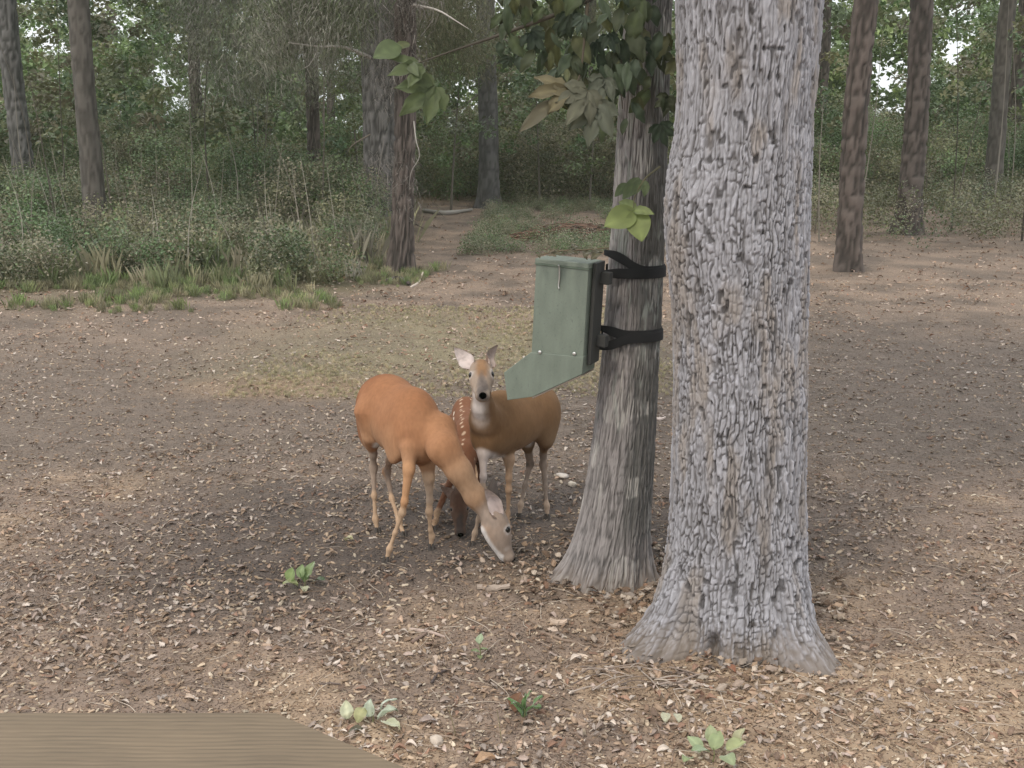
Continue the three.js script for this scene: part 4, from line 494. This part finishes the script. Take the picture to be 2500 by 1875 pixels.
// ---------------------------------------------------------------- green gravity feeder strapped to the leaning tree
{
  const t = thing('deer_feeder', 'green painted boot shaped deer feeder strapped to the leaning tree', 'feeder', [0.365, 1.714, -5.700]);
  t.rotation.set(0, -0.42, -0.05, 'YXZ');
  const green = [0.205, 0.238, 0.192];
  const cv = document.createElement('canvas'); cv.width = cv.height = 256; { const g = cv.getContext('2d'), im = g.createImageData(256, 256); for (let y = 0; y < 256; y++) for (let x = 0; x < 256; x++) { const n = 0.8 + 0.16 * fbm(x / 26, y / 60, 3, 4) + 0.06 * (rnd() - 0.5) + 0.035 * noise(x / 7, y / 50, 8) - (noise(x / 3, y / 4, 5) > 0.9 ? 0.1 : 0), o = (y * 256 + x) * 4; im.data[o] = 255 * n * 0.97; im.data[o + 1] = 250 * n; im.data[o + 2] = 250 * n; im.data[o + 3] = 255; } g.putImageData(im, 0, 0); }
  const map = new THREE.CanvasTexture(cv); map.colorSpace = THREE.SRGBColorSpace; map.wrapS = map.wrapT = THREE.RepeatWrapping; map.repeat.set(2.2, 2.2);
  const paint = std(green, 0.62, { map, bumpMap: map, bumpScale: 0.0006 }), inside = std([0.05, 0.06, 0.05], 0.8), steel = std([0.55, 0.55, 0.53], 0.35, { metalness: 0.8 }), webbing = std([0.008, 0.008, 0.0095], 0.9), dark = std([0.035, 0.035, 0.032], 0.75), wear = std([0.19, 0.15, 0.12], 0.85);
  const W = 0.272, D = 0.17;
  const panel = (pts, d, bevel) => { const s = new THREE.Shape(pts.map((p) => new THREE.Vector2(...p))), g = new THREE.ExtrudeGeometry(s, { depth: d, bevelEnabled: true, bevelThickness: bevel, bevelSize: bevel, bevelOffset: -bevel, bevelSegments: 2 }); g.translate(0, 0, -d - bevel); return g; };
  part('hopper', panel([[0, -0.02], [-W, -0.02], [-W, -0.475], [0, -0.462]], D - 0.006, 0.003), paint, t);
  part('chute', panel([[0.0035, -0.452], [-W - 0.0035, -0.466], [-W - 0.142, -0.588], [-W - 0.116, -0.726], [-0.25, -0.688], [0, -0.54]], D + 0.002, 0.003).translate(0, 0, 0.0045), paint, t);
  part('underside', new RoundedBoxGeometry(0.29, 0.006, D + 0.012, 2, 0.002).rotateZ(0.534).translate(-0.1255, -0.6195, -D / 2 + 0.008), wear, t);
  const lid = part('lid', new RoundedBoxGeometry(W + 0.008, 0.026, D + 0.012, 3, 0.006).translate(-W / 2, -0.012, -D / 2), paint, t);
  part('lid_rim', new RoundedBoxGeometry(W + 0.01, 0.005, D + 0.014, 2, 0.002).translate(-W / 2, -0.0265, -D / 2), std([0.11, 0.15, 0.11], 0.6), lid);
  part('latch_pin', tubeGeo([[-0.146, -0.018, 0.02], [-0.144, -0.03, 0.013], [-0.143, -0.08, 0.008], [-0.145, -0.125, 0.007], [-0.141, -0.133, 0.008]], [0.0042, 0.0042], 8), steel, t);
  for (const x of [-0.225, -0.045]) part('bolt', new THREE.SphereGeometry(0.0095, 14, 10).scale(1, 1, 0.5).translate(x, -0.442 - 0.04 * (x < -0.1 ? 0.4 : 0), 0.006), steel, t);
  const back = part('mounting_board', new RoundedBoxGeometry(0.02, 0.5, 0.12, 2, 0.004).translate(0.014, -0.25, -D / 2 - 0.02), dark, t);
  part('bracket', new RoundedBoxGeometry(0.05, 0.06, 0.05, 2, 0.006).translate(0.045, -0.08, -D + 0.035), dark, back); part('bracket', new RoundedBoxGeometry(0.05, 0.06, 0.05, 2, 0.006).translate(0.045, -0.39, -D + 0.035), dark, back);
  // webbing straps that follow the trunk; local coordinates of the feeder
  t.updateMatrixWorld(true); const inv = t.matrixWorld.clone().invert();
  const strap = (yAt, yAt2, w) => { // two bands that spread toward the feeder and run together round the back
    const band = (yf, lift) => { const pos = [], idx = [], n = 64; for (let i = 0; i <= n; i++) { const k = i / n, a = lerp(2.65, -2.9, k), y = yf(k), [cx, cz] = FC(y), flat = sstep(0.0, 0.08, k), ww = w * (0.55 + 0.45 * flat); 
      for (const [o, e] of [[-1, 0], [1, 0], [1, 0.005], [-1, 0.005]]) { const h = y + o * ww * 0.5, R = FR(h, a) + 0.006 + lift + e + 0.05 * (1 - sstep(0, 0.13, k)), p = new THREE.Vector3(cx + Math.cos(a) * R, h, cz + Math.sin(a) * R).applyMatrix4(inv); pos.push(p.x, p.y, p.z); }
      if (i < n) for (let j = 0; j < 4; j++) { const a0 = i * 4 + j, a1 = i * 4 + (j + 1) % 4; idx.push(a0, a0 + 4, a1, a1, a0 + 4, a1 + 4); } } return geoOf(pos, idx); };
    part('strap', mergeGeometries([band(yAt, 0), band(yAt2, 0.006)]), webbing, t);
  };
  strap((k) => 1.655 + 0.085 * Math.pow(1 - sstep(0, 0.26, k), 1.2) - 0.015 * k, (k) => 1.64 + 0.0 * k, 0.05);
  strap((k) => 1.335 + 0.03 * (1 - sstep(0, 0.14, k)) - 0.01 * k, (k) => 1.325 - 0.055 * (1 - sstep(0, 0.2, k)) - 0.01 * k, 0.05);
}
// the weathered deck rail in the near corner, its end cut on the mitre
{
  const t = thing('deck_rail', 'weathered wooden deck rail cut on a mitre in the lower left corner', 'railing', [-0.249, 1.75, -1.241]);
  const cv = document.createElement('canvas'); cv.width = 1024; cv.height = 512; const g = cv.getContext('2d'), im = g.createImageData(1024, 512);
  for (let y = 0; y < 512; y++) for (let x = 0; x < 1024; x++) { const X = x / 1024, Y = y / 512, w = fbm(X * 5, Y * 3, 2, 4), ring = Y * 30 + w * 1.5 + 0.5 * Math.sin(X * 3.1 + 1), l = Math.abs((ring % 1) - 0.5) * 2, fi = noise(X * 14, Y * 300, 4), o = (y * 1024 + x) * 4, v = 0.8 + 0.09 * sstep(0.05, 0.8, l) + 0.14 * (fi - 0.5) + 0.22 * (w - 0.5); im.data[o] = 119 * v + 6; im.data[o + 1] = 103 * v + 6; im.data[o + 2] = 82 * v + 6; im.data[o + 3] = 255; }
  g.putImageData(im, 0, 0); const map = new THREE.CanvasTexture(cv), bump = new THREE.CanvasTexture(cv); map.colorSpace = THREE.SRGBColorSpace; for (const q of [map, bump]) { q.wrapS = q.wrapT = THREE.MirroredRepeatWrapping; q.repeat.set(1 / 0.5, 1 / 0.25); }
  const wood = std([1, 1, 1], 0.8, { map, bumpMap: bump, bumpScale: 0.0012 });
  const s = new THREE.Shape([[-2.2, -0.012], [-0.016, -0.012], [0.245, -0.206], [-2.2, -0.206]].map((p) => new THREE.Vector2(...p))), b = new THREE.ExtrudeGeometry(s, { depth: 0.032, bevelEnabled: true, bevelThickness: 0.004, bevelSize: 0.004, bevelSegments: 3 });
  b.rotateX(-Math.PI / 2).translate(0, -0.036, 0); part('board', b, wood, t);
  for (const x of [-0.25, -1.9]) part('post', new RoundedBoxGeometry(0.09, 1.72, 0.09, 2, 0.006).translate(x, -0.038 - 0.862, 0.14), wood, t);
}
// ---------------------------------------------------------------- leafy boughs of the feeder tree that hang into the picture
const bladeOf = (tone, s, o = {}) => leafGeo({ len: 1, wid: 0.52, fold: 0.18, arch: 0.35, wave: 0.09, rows: 7, cols: 4, shape: 0.8, color: tone, vein: 1.3, vary: 0.18, s, ...o });
function palmate(tone, s, n = 5) { // lobed leaf: pointed lobes fanning from the stalk
  const g = []; for (let k = 0; k < n; k++) { const q = k - (n - 1) / 2, b = bladeOf(tone, s + k, { len: 1 - 0.16 * Math.abs(q) - (Math.abs(q) > 1.5 ? 0.12 : 0), wid: 0.4, shape: 0.85, rows: 7, arch: 0.3, wave: 0.16, lobes: 2.2, depth: 0.3 }); b.rotateY(q * 0.62); b.translate(0, -0.004 * Math.abs(q), 0); g.push(b); } return mergeGeometries(g);
}
const darkBlades = [[0.035, 0.056, 0.025], [0.05, 0.07, 0.03], [0.075, 0.078, 0.026], [0.055, 0.082, 0.038], [0.05, 0.064, 0.024], [0.1, 0.11, 0.038], [0.07, 0.095, 0.034]].map((c, i) => bladeOf(c, i + 1, i % 2 ? { wid: 0.4, wave: 0.16 } : { wid: 0.55, lobes: 2.6, depth: 0.3, wave: 0.18 })), darkPalm = [palmate([0.035, 0.058, 0.03], 3), palmate([0.05, 0.06, 0.024], 8)];  // greens darkened to carry the canopy shade in the leaf colour
function hangLeaf(geo, base, tip, parent, wide = 1, n = [rr(-0.5, 0.5), rr(0.1, 0.7), 1]) {
  const m = part('leaf', geo, leafMat, parent), L = V(tip).sub(V(base)).length(); m.applyMatrix4(aim(base, tip, n).multiply(M4.makeScale(L * wide, L, L))); return m;
}
{
  const br = bough(ftree, [[0.66, 3.05, -6.1], [0.410, 2.946, -5.750], [0.227, 2.857, -5.650], [-0.013, 2.781, -5.800], [-0.236, 2.721, -6.000], [-0.463, 2.652, -6.100]], 0.016, [0.07, 0.06, 0.045]);
  const b2 = bough(ftree, [[0.344, 2.912, -5.700], [0.324, 2.724, -5.600], [0.298, 2.562, -5.550], [0.245, 2.490, -5.500]], 0.008, [0.1, 0.08, 0.055]);
  const b3 = bough(ftree, [[0.65, 3.0, -6.0], [0.535, 2.791, -5.700], [0.492, 2.605, -5.650], [0.506, 2.431, -5.650]], 0.009, [0.08, 0.065, 0.045]);
  const b4 = bough(ftree, [[0.706, 2.162, -5.840], [0.619, 2.108, -5.700], [0.573, 2.032, -5.660], [0.566, 1.961, -5.660]], 0.006, [0.12, 0.11, 0.06]);
  const mass = (parent, n, x0, x1, y0, y1, z0, z1, l0, l1) => { for (let i = 0; i < n; i++) { const b = [rr(x0, x1), rr(y0, y1), rr(z0, z1)], l = rr(l0, l1), t = [b[0] + rr(-0.6, 0.6) * l, b[1] - l * rr(0.6, 1), b[2] + rr(-0.4, 0.5) * l]; rnd() < 0.12 ? hangLeaf(pick(darkPalm), b, t, parent) : hangLeaf(pick(darkBlades), b, t, parent, rr(0.8, 1.25)); } };
  mass(br, 58, -0.06, 0.24, 2.66, 3.08, -6.3, -5.5, 0.07, 0.14); mass(b2, 72, 0.16, 0.62, 2.6, 3.08, -6.1, -5.45, 0.07, 0.16); mass(b3, 44, 0.4, 0.74, 2.36, 3.0, -5.8, -5.5, 0.08, 0.16); mass(b2, 26, 0.14, 0.5, 2.46, 2.68, -5.9, -5.5, 0.06, 0.12);
  const green = [0.115, 0.15, 0.058], g1 = palmate(green, 2, 3), g2 = palmate(green, 5, 5), g3 = bladeOf([0.11, 0.15, 0.06], 4, { wid: 0.75 });
  hangLeaf(g3, [-0.543, 2.731, -6.100], [-0.674, 2.676, -6.050], br, 1, [0.1, 0.5, 1]); hangLeaf(g1, [-0.440, 2.639, -6.100], [-0.604, 2.583, -6.000], br, 1, [-0.1, 0.6, 1]); hangLeaf(g2, [-0.384, 2.543, -6.120], [-0.551, 2.400, -6.020], br, 1, [0.1, 0.2, 1]); hangLeaf(g3, [-0.461, 2.516, -6.100], [-0.406, 2.427, -6.080], br, 0.8, [0.2, 0.3, 1]); hangLeaf(bladeOf([0.11, 0.13, 0.045], 6), [-0.506, 2.747, -6.150], [-0.575, 2.714, -6.100], br, 1.2, [0, 0.8, 1]);
  hangLeaf(bladeOf([0.11, 0.14, 0.06], 9, { wid: 0.4 }), [-0.513, 2.655, -6.100], [-0.450, 2.586, -6.000], br, 1, [0, 0.4, 1]);
  bough(ftree, [[-0.456, 2.652, -6.100], [-0.411, 2.600, -6.100], [-0.384, 2.543, -6.120]], 0.003, [0.1, 0.12, 0.05]);
  const tan1 = palmate([0.115, 0.115, 0.07], 4, 5), tan2 = palmate([0.095, 0.105, 0.068], 7, 5), yel = palmate([0.16, 0.135, 0.065], 9, 3);
  hangLeaf(yel, [0.248, 2.515, -5.450], [0.069, 2.475, -5.400], b2, 1, [0, 0.5, 1]); hangLeaf(bladeOf([0.14, 0.125, 0.075], 3, { wid: 0.3 }), [0.181, 2.469, -5.420], [0.032, 2.331, -5.380], b2, 1, [0.2, 0.2, 1]); hangLeaf(tan1, [0.330, 2.509, -5.450], [0.235, 2.357, -5.380], b2, 1, [0.1, 0.1, 1]); hangLeaf(tan2, [0.372, 2.456, -5.450], [0.336, 2.256, -5.420], b2, 1, [-0.1, 0.15, 1]); hangLeaf(tan2, [0.408, 2.560, -5.500], [0.376, 2.436, -5.450], b2, 1, [0.2, 0.1, 1]);
  const lime = bladeOf([0.22, 0.27, 0.085], 5, { wid: 0.72, arch: 0.2 }), limeB = bladeOf([0.2, 0.245, 0.085], 8, { wid: 0.62, lobes: 2, depth: 0.15 });
  hangLeaf(lime, [0.575, 1.965, -5.660], [0.429, 1.898, -5.600], b4, 1, [0.1, 0.5, 1]); hangLeaf(lime, [0.570, 1.968, -5.660], [0.604, 1.833, -5.580], b4, 1.05, [0, 0.3, 1]); hangLeaf(limeB, [0.583, 1.974, -5.660], [0.500, 2.006, -5.700], b4, 1, [0, 0.5, 1]); hangLeaf(limeB, [0.566, 1.968, -5.660], [0.657, 1.957, -5.600], b4, 0.8, [0, 0.6, 1]);
  for (const [a, b] of [[[0.593, 2.117, -5.700], [0.517, 2.020, -5.680]], [[0.604, 2.108, -5.700], [0.560, 2.038, -5.660]], [[0.623, 2.105, -5.680], [0.616, 2.032, -5.660]], [[0.535, 2.092, -5.720], [0.482, 2.029, -5.700]]]) hangLeaf(bladeOf([0.1, 0.135, 0.055], 2), a, b, b4, 1, [0.1, 0.2, 1]);  // duller green: shade above the lime leaves is put into the colour
}
{ // dead sprig lying over the feeder's lid
  const t = thing('dead_sprig', 'brown dead leaf sprig lying over the lid of the green feeder', 'sprig', [0.218, 1.760, -5.720]), o = t.position.toArray(), loc = (p) => [p[0] - o[0], p[1] - o[1], p[2] - o[2]];
  part('stem', tubeGeo([[-0.1, -0.015, -0.04], [0, 0.012, 0.0], [0.12, 0.02, 0.02], [0.24, 0.03, 0.02]], [0.003, 0.003], 6, [0.14, 0.11, 0.07]), barkMat, t);
  for (let i = 0; i < 17; i++) { const b = [rr(-0.1, 0.23), rr(-0.005, 0.04), rr(-0.04, 0.06)], l = rr(0.045, 0.085); hangLeaf(pick([0, 1]) ? bladeOf([0.11, 0.1, 0.055], i, { wid: 0.5, wave: 0.2 }) : bladeOf([0.15, 0.12, 0.075], i, { wid: 0.42, wave: 0.2 }), b, [b[0] + rr(-1, 1) * l, b[1] - rr(-0.3, 0.55) * l, b[2] + rr(-0.3, 0.8) * l], t, 1, [0, 1, 0.6]); }
}
// ---------------------------------------------------------------- single things on the ground
const put = ([x, z], up = 0) => [x, gh(x, z) + up, z];
function stoneGeo(r, s, flat = 0.6) { const g = mergeVertices(bare(new THREE.IcosahedronGeometry(1, 3)).deleteAttribute('normal')), p = g.attributes.position; for (let i = 0; i < p.count; i++) { const v = new THREE.Vector3().fromBufferAttribute(p, i), k = r * (0.45 + 0.75 * fbm(v.x * 1.6 + s, v.y * 1.6, v.z * 1.6, 3) + 0.25 * worley(v.x * 1.4 + s, v.y * 1.4 + v.z, 4)[0]); p.setXYZ(i, v.x * k, v.y * k * flat, v.z * k * 0.85); } g.computeVertexNormals(); return g; }
const stoneTone = (c) => (x, y, z) => { const v = 0.75 + 0.5 * fbm(x * 60, y * 60, z * 60, 3); return [c[0] * v, c[1] * v, c[2] * v]; };
const stone = (label, at, r, c, flat) => { const m = solo('stone', paintAll(stoneGeo(r, rnd() * 50, flat), stoneTone(c)), chipMat, label, 'stone'); m.position.set(...put(at, r * 0.25)); m.rotation.y = rnd() * 6; return m; };
stone('pale rounded stone between the wooden rail and the bottom edge', [-0.294, -4.274], 0.03, [0.46, 0.39, 0.32], 0.8);
stone('pale oblong stone left of the leaning tree, the upper of two', [0.342, -7.820], 0.048, [0.46, 0.41, 0.36], 0.4);
stone('small cream stone left of the leaning tree, the lower of two', [0.399, -7.642], 0.034, [0.5, 0.44, 0.36], 0.6);
stone('small flat grey stone against the foot of the leaning tree', [0.483, -5.715], 0.028, [0.34, 0.29, 0.25], 0.6);
const wood = (name, label, cat, pts, rad, tone, up = 0) => { const o = put(pts[0]); const g = tubeGeo(pts.map((p) => [p[0] - o[0], gh(p[0], p[1]) - o[1] + rad[0] * 0.5 + up + (p[2] ?? 0), p[1] - o[2]]), rad, 8, tone, 0.35); const m = solo(name, g, barkMat, label, cat); m.position.set(...o); return m; };

wood('root_piece', 'curved pale piece of root at the right foot of the leaning tree', 'root', [[0.529, -5.751], [0.565, -5.763], [0.608, -5.715], [0.644, -5.633]], [0.01, 0.02, 0.017, 0.006], [0.26, 0.215, 0.18]);
wood('dead_branch', 'grey dead branch lying at the back of the trail before the lone grey tree', 'branch', [[-2.215, -30.361], [-1.647, -29.511], [-1.007, -30.655]], [0.05, 0.06, 0.03], [0.3, 0.28, 0.25], 0.03);
wood('dead_branch', 'dark broken branch on the ground at the foot of the cedar', 'branch', [[-1.848, -17.559], [-1.699, -17.864], [-1.483, -17.264]], [0.035, 0.04, 0.025], [0.07, 0.055, 0.05], 0.02);
wood('dead_branch', 'pale bleached stick lying just right of the cedar foot', 'stick', [[-1.441, -17.073], [-1.381, -17.761], [[-1.334, -17.968][0], [-1.334, -17.968][1], 0.1]], [0.02, 0.018, 0.01], [0.5, 0.43, 0.36]);
wood('fallen_stick', 'long brown stick, upper of two crossing left of centre in the foreground', 'stick', [[-0.489, -5.355], [-0.398, -5.324], [-0.313, -5.262]], [0.01, 0.009, 0.006], [0.4, 0.31, 0.26]);
wood('fallen_stick', 'dark short stick, lower of two crossing left of centre in the foreground', 'stick', [[-0.465, -5.201], [-0.430, -5.256], [-0.403, -5.303]], [0.009, 0.008, 0.006], [0.2, 0.14, 0.11], 0.006);
wood('fallen_stick', 'dark bent twig standing out in the middle of the foreground', 'stick', [[-0.348, -4.799], [-0.322, -4.887], [-0.269, -4.933]], [0.006, 0.006, 0.004], [0.09, 0.07, 0.065], 0.004);
wood('fallen_stick', 'long thin brown stick pointing at the big oak', 'stick', [[0.136, -5.303], [0.246, -5.211], [0.334, -5.171]], [0.008, 0.008, 0.005], [0.22, 0.16, 0.12]);
wood('fallen_stick', 'thin pale stick at the far left beside the rail', 'stick', [[-0.833, -4.799], [-0.790, -4.808], [-0.743, -4.799]], [0.005, 0.005, 0.004], [0.13, 0.1, 0.085]);
const heap = thing('stick_pile', 'loose pile of thin dry sticks in front of the big oak root', 'sticks', put([0.528, -4.790]));
for (let i = 0; i < 34; i++) { const a = rr(-0.75, 0.6) + (rnd() < 0.25 ? 1.2 : 0), l = rr(0.06, 0.26), x = rr(-0.2, 0.26), z = rr(-0.16, 0.13), y = rr(0.006, 0.03); part('stick', tubeGeo([[x - (Math.cos(a) * l) / 2, y, z - (Math.sin(a) * l) / 2], [x + rr(-0.01, 0.01), y + 0.008, z + rr(-0.015, 0.015)], [x + (Math.cos(a) * l) / 2, y * 0.6, z + (Math.sin(a) * l) / 2]], [rr(0.002, 0.005), 0.0018], 5, pick([[0.3, 0.24, 0.2], [0.24, 0.185, 0.15], [0.36, 0.3, 0.25], [0.14, 0.105, 0.085]])), barkMat, heap); }
function chip(label, at, l, w, turn, tone) { const g = new THREE.BoxGeometry(l, 0.012, w, 8, 2, 4), p = g.attributes.position; for (let i = 0; i < p.count; i++) { const x = p.getX(i), z = p.getZ(i), e = 1 - 0.35 * Math.pow(Math.abs((2 * x) / l), 3); p.setXYZ(i, x + 0.01 * noise(z * 90, 3), p.getY(i) + 0.012 * Math.pow((2 * x) / l, 2) + 0.005 * noise(x * 50, z * 50), z * e + 0.008 * (noise(x * 40, 5) - 0.5)); } g.computeVertexNormals(); for (let i = 0; i < p.count; i++) p.setY(i, p.getY(i) + 0.008 * (noise(p.getX(i) * 130, p.getZ(i) * 130, l * 99) - 0.5)); g.computeVertexNormals(); const m = solo('bark_chip', bare(paintAll(g, stoneTone(tone))), chipMat, label, 'bark chip'); m.position.set(...put(at, 0.008)); m.rotation.set(0.05, turn, 0.06); }
chip('short pale slab of dead wood in front of the leaning tree', [-0.096, -5.830], 0.17, 0.04, -0.1, [0.36, 0.29, 0.235]);
chip('pale bark chip right of centre in front of the leaning tree', [0.223, -5.393], 0.085, 0.038, -0.2, [0.48, 0.37, 0.28]);
chip('pale bark chip on the dark soil right of the does hooves', [1.198, -9.465], 0.09, 0.035, -0.1, [0.62, 0.52, 0.46]);
chip('tan bark chip in front of the foot of the big oak', [0.495, -5.355], 0.08, 0.03, 0.3, [0.4, 0.31, 0.24]);
// single leaves and small plants
const layLeaf = (name, label, cat, at, len, turn, geo, tilt = 0) => { const m = solo(name, geo, leafMat, label, cat); m.position.set(...put(at, 0.012)); m.rotation.set(tilt, turn, rr(-0.2, 0.2), 'YXZ'); m.scale.setScalar(len); return m; };
const dry = (c, s, o = {}) => leafGeo({ len: 1, wid: 0.6, lobes: 2.6, depth: 0.3, fold: 0.5, arch: 0.5, wave: 0.25, rows: 9, cols: 4, color: c, s, ...o });
layLeaf('fallen_leaf', 'brown curled leaf standing on edge beside the green sprout', 'leaf', [0.011, -4.511], 0.085, 2.6, dry([0.17, 0.075, 0.03], 3, { wid: 0.8, lobes: 0 }), -0.9);
layLeaf('fallen_leaf', 'pale green leaf, left of two side by side near the lower right plant', 'leaf', [0.614, -4.420], 0.05, 2.8, dry([0.5, 0.5, 0.36], 4, { wid: 0.8, lobes: 0 }), -0.4);
layLeaf('fallen_leaf', 'pale green leaf, right of two side by side near the lower right plant', 'leaf', [0.670, -4.420], 0.048, 3.4, dry([0.52, 0.52, 0.38], 5, { wid: 0.8, lobes: 0 }), -0.4);
layLeaf('fallen_leaf', 'dark curled leaf on the bare soil below the stick pile', 'leaf', [0.375, -4.317], 0.075, 1.0, dry([0.1, 0.06, 0.035], 6), -0.5);
layLeaf('fallen_leaf', 'broad grey brown leaf lying right of the pale withered sprig', 'leaf', [-0.374, -4.420], 0.075, 1.7, dry([0.36, 0.29, 0.25], 7, { lobes: 0 }));
layLeaf('fallen_leaf', 'orange brown leaf at the very bottom edge of the picture', 'leaf', [-0.063, -4.144], 0.085, -1.2, dry([0.5, 0.33, 0.2], 8));
layLeaf('fallen_leaf', 'reddish leaf at the right among the litter by the big oak', 'leaf', [0.933, -4.914], 0.075, 0.6, dry([0.3, 0.13, 0.07], 9));
layLeaf('fallen_leaf', 'large pale curled leaf in the litter right of the oak root', 'leaf', [0.947, -5.121], 0.085, 0.2, dry([0.48, 0.38, 0.28], 10), -0.5);
layLeaf('fallen_leaf', 'yellowish pale leaf left of the near does hooves', 'leaf', [-0.963, -6.569], 0.08, 0.8, dry([0.5, 0.47, 0.27], 11), -0.3);
layLeaf('fallen_leaf', 'tan leaf left of the yellowish leaf near the left edge', 'leaf', [-1.045, -6.324], 0.075, 1.9, dry([0.38, 0.28, 0.2], 12));
function sprig(name, label, cat, at, leaves) { // [x, z, len, height, turn, tilt, tone]
  const t = thing(name, label, cat, put(at)); part('stem', tubeGeo([[0, 0, 0], [0.004, 0.03, 0.002], [0, leaves.reduce((a, l) => Math.max(a, l[3]), 0.03), 0.003]], [0.0028, 0.0018], 6, [0.16, 0.17, 0.07]), barkMat, t);
  leaves.forEach(([x, z, len, y, turn, tilt, tone], i) => { const m = part('leaf', leafGeo({ len: 1, wid: name === 'grass_sprout' ? 0.17 : 0.74, fold: 0.35, arch: 0.4, wave: name === 'withered_sprig' ? 0.5 : 0.28, rows: 8, cols: 4, shape: 0.75, color: tone, s: i + at[0] * 3 }), leafMat, t); m.position.set(x, y, z); m.rotation.set(tilt, turn, rr(-0.3, 0.3), 'YXZ'); m.scale.setScalar(len); }); return t;
}
const minty = [0.46, 0.52, 0.4], mint2 = [0.56, 0.58, 0.4];
sprig('withered_sprig', 'withered sprig with pale mint green leaves lying beyond the wooden rail', 'sprig', [-0.562, -4.435], [[-0.1, 0.0, 0.075, 0.02, 3.4, -0.9, mint2], [-0.06, 0.03, 0.07, 0.025, 2.6, -0.5, [0.4, 0.4, 0.2]], [-0.01, 0.0, 0.07, 0.03, 3.1, -1.2, minty], [0.02, 0.02, 0.095, 0.04, 1.4, -0.4, minty], [0.05, 0.05, 0.09, 0.03, 0.9, -0.1, mint2], [0.03, -0.02, 0.08, 0.05, 1.9, -0.5, minty], [-0.03, 0.06, 0.06, 0.012, -1.2, 0.1, [0.1, 0.09, 0.05]]]);
sprig('weed_plant', 'small green weed at the left edge in front of the near doe', 'plant', [-1.082, -5.899], [[0, 0, 0.075, 0.03, 3.6, -0.8, [0.13, 0.2, 0.07]], [0.02, 0, 0.09, 0.05, 2.4, -1.0, [0.2, 0.27, 0.11]], [-0.03, 0.02, 0.08, 0.02, -1.3, -0.2, [0.3, 0.33, 0.15]], [-0.02, 0, 0.07, 0.05, 2.9, -1.1, [0.24, 0.32, 0.14]], [0.05, 0.0, 0.07, 0.03, 1.2, -0.3, [0.06, 0.1, 0.035]], [-0.07, 0.01, 0.08, 0.03, 3.1, -0.9, [0.22, 0.3, 0.1]], [0.0, 0.03, 0.06, 0.012, 0.2, 0.1, [0.42, 0.42, 0.27]]]);
sprig('seedling', 'tiny pale green seedling alone in the middle foreground', 'seedling', [-0.146, -5.040], [[0, 0, 0.05, 0.07, 2.9, -0.9, [0.34, 0.42, 0.26]], [0, 0, 0.04, 0.04, 1.3, -0.2, [0.24, 0.3, 0.14]], [0, 0, 0.04, 0.03, -1.5, -0.2, [0.22, 0.27, 0.13]], [0, 0, 0.035, 0.015, 0.1, 0.1, [0.2, 0.24, 0.1]]]);
sprig('grass_sprout', 'green upright sprout beside the brown curled leaf', 'sprout', [0.049, -4.496], [[0, 0, 0.12, 0.0, 0.3, -1.35, [0.16, 0.27, 0.1]], [0.006, 0, 0.11, 0.01, 1.6, -0.9, [0.18, 0.29, 0.12]], [-0.006, 0, 0.11, 0.0, -1.4, -1.0, [0.14, 0.25, 0.09]], [0, 0, 0.08, 0.04, 2.6, -0.7, [0.2, 0.3, 0.13]], [0.004, 0, 0.1, 0.02, 0.9, -0.6, [0.17, 0.27, 0.11]], [-0.004, 0, 0.09, 0.03, -0.8, -0.7, [0.15, 0.24, 0.09]]]);
sprig('leafy_plant', 'low plant with pale green leaves in the lower right corner', 'plant', [0.763, -4.150], [[0, 0, 0.08, 0.05, 2.6, -0.7, [0.3, 0.36, 0.18]], [-0.05, 0, 0.075, 0.04, -2.4, -0.6, [0.33, 0.4, 0.22]], [0.05, 0, 0.08, 0.05, 1.6, -0.4, [0.36, 0.4, 0.2]], [-0.02, 0.02, 0.08, 0.05, -1.2, -0.3, [0.28, 0.36, 0.2]], [0.03, 0.04, 0.08, 0.045, 0.4, -0.1, [0.3, 0.36, 0.2]], [0.09, -0.02, 0.07, 0.06, 2.2, -0.9, [0.4, 0.4, 0.24]], [-0.09, 0.02, 0.06, 0.03, -0.6, -0.2, [0.26, 0.32, 0.16]], [0.0, -0.03, 0.07, 0.06, 3.2, -0.9, [0.36, 0.41, 0.23]]]);
for (const [label, a, h, l] of [['thin dead weed stalk, left of two upright in the near foreground', [-0.220, -4.317], 0.13, -0.03], ['thin dead weed stalk, right of two upright in the near foreground', [-0.038, -4.246], 0.16, -0.02]]) { const m = solo('weed_stalk', tubeGeo([[0, 0, 0], [l * 0.4, h * 0.5, 0.004], [l, h, 0]], [0.0022, 0.0012], 5, [0.2, 0.17, 0.09]), barkMat, label, 'stalk'); m.position.set(...put(a)); }
{ // brush of rusty dead needles and twigs at the back of the trail
  const tw = []; for (let i = 0; i < 520; i++) { const x = rr(-1.1, 1.1), z = rr(-0.8, 0.8), y = rr(0, 0.22) * (1 - Math.abs(x) / 1.8), a = rr(-0.6, 0.6), l = rr(0.15, 0.6); tw.push(tubeGeo([[x, y, z], [x + Math.cos(a) * l * 0.5, y + rr(-0.02, 0.08), z + Math.sin(a) * l * 0.5], [x + Math.cos(a) * l, y + rr(-0.05, 0.05), z + Math.sin(a) * l]], [0.014, 0.005], 4, pick([[0.2, 0.11, 0.075], [0.13, 0.07, 0.05], [0.26, 0.16, 0.11], [0.08, 0.05, 0.04]]))); }
  const m = solo('brush_pile', mergeGeometries(tw), barkMat, 'low heap of rusty brown dead brush behind the feeder', 'brush pile'); m.position.set(...put([1.011, -24.182]));
}
renderer.render(scene, camera);
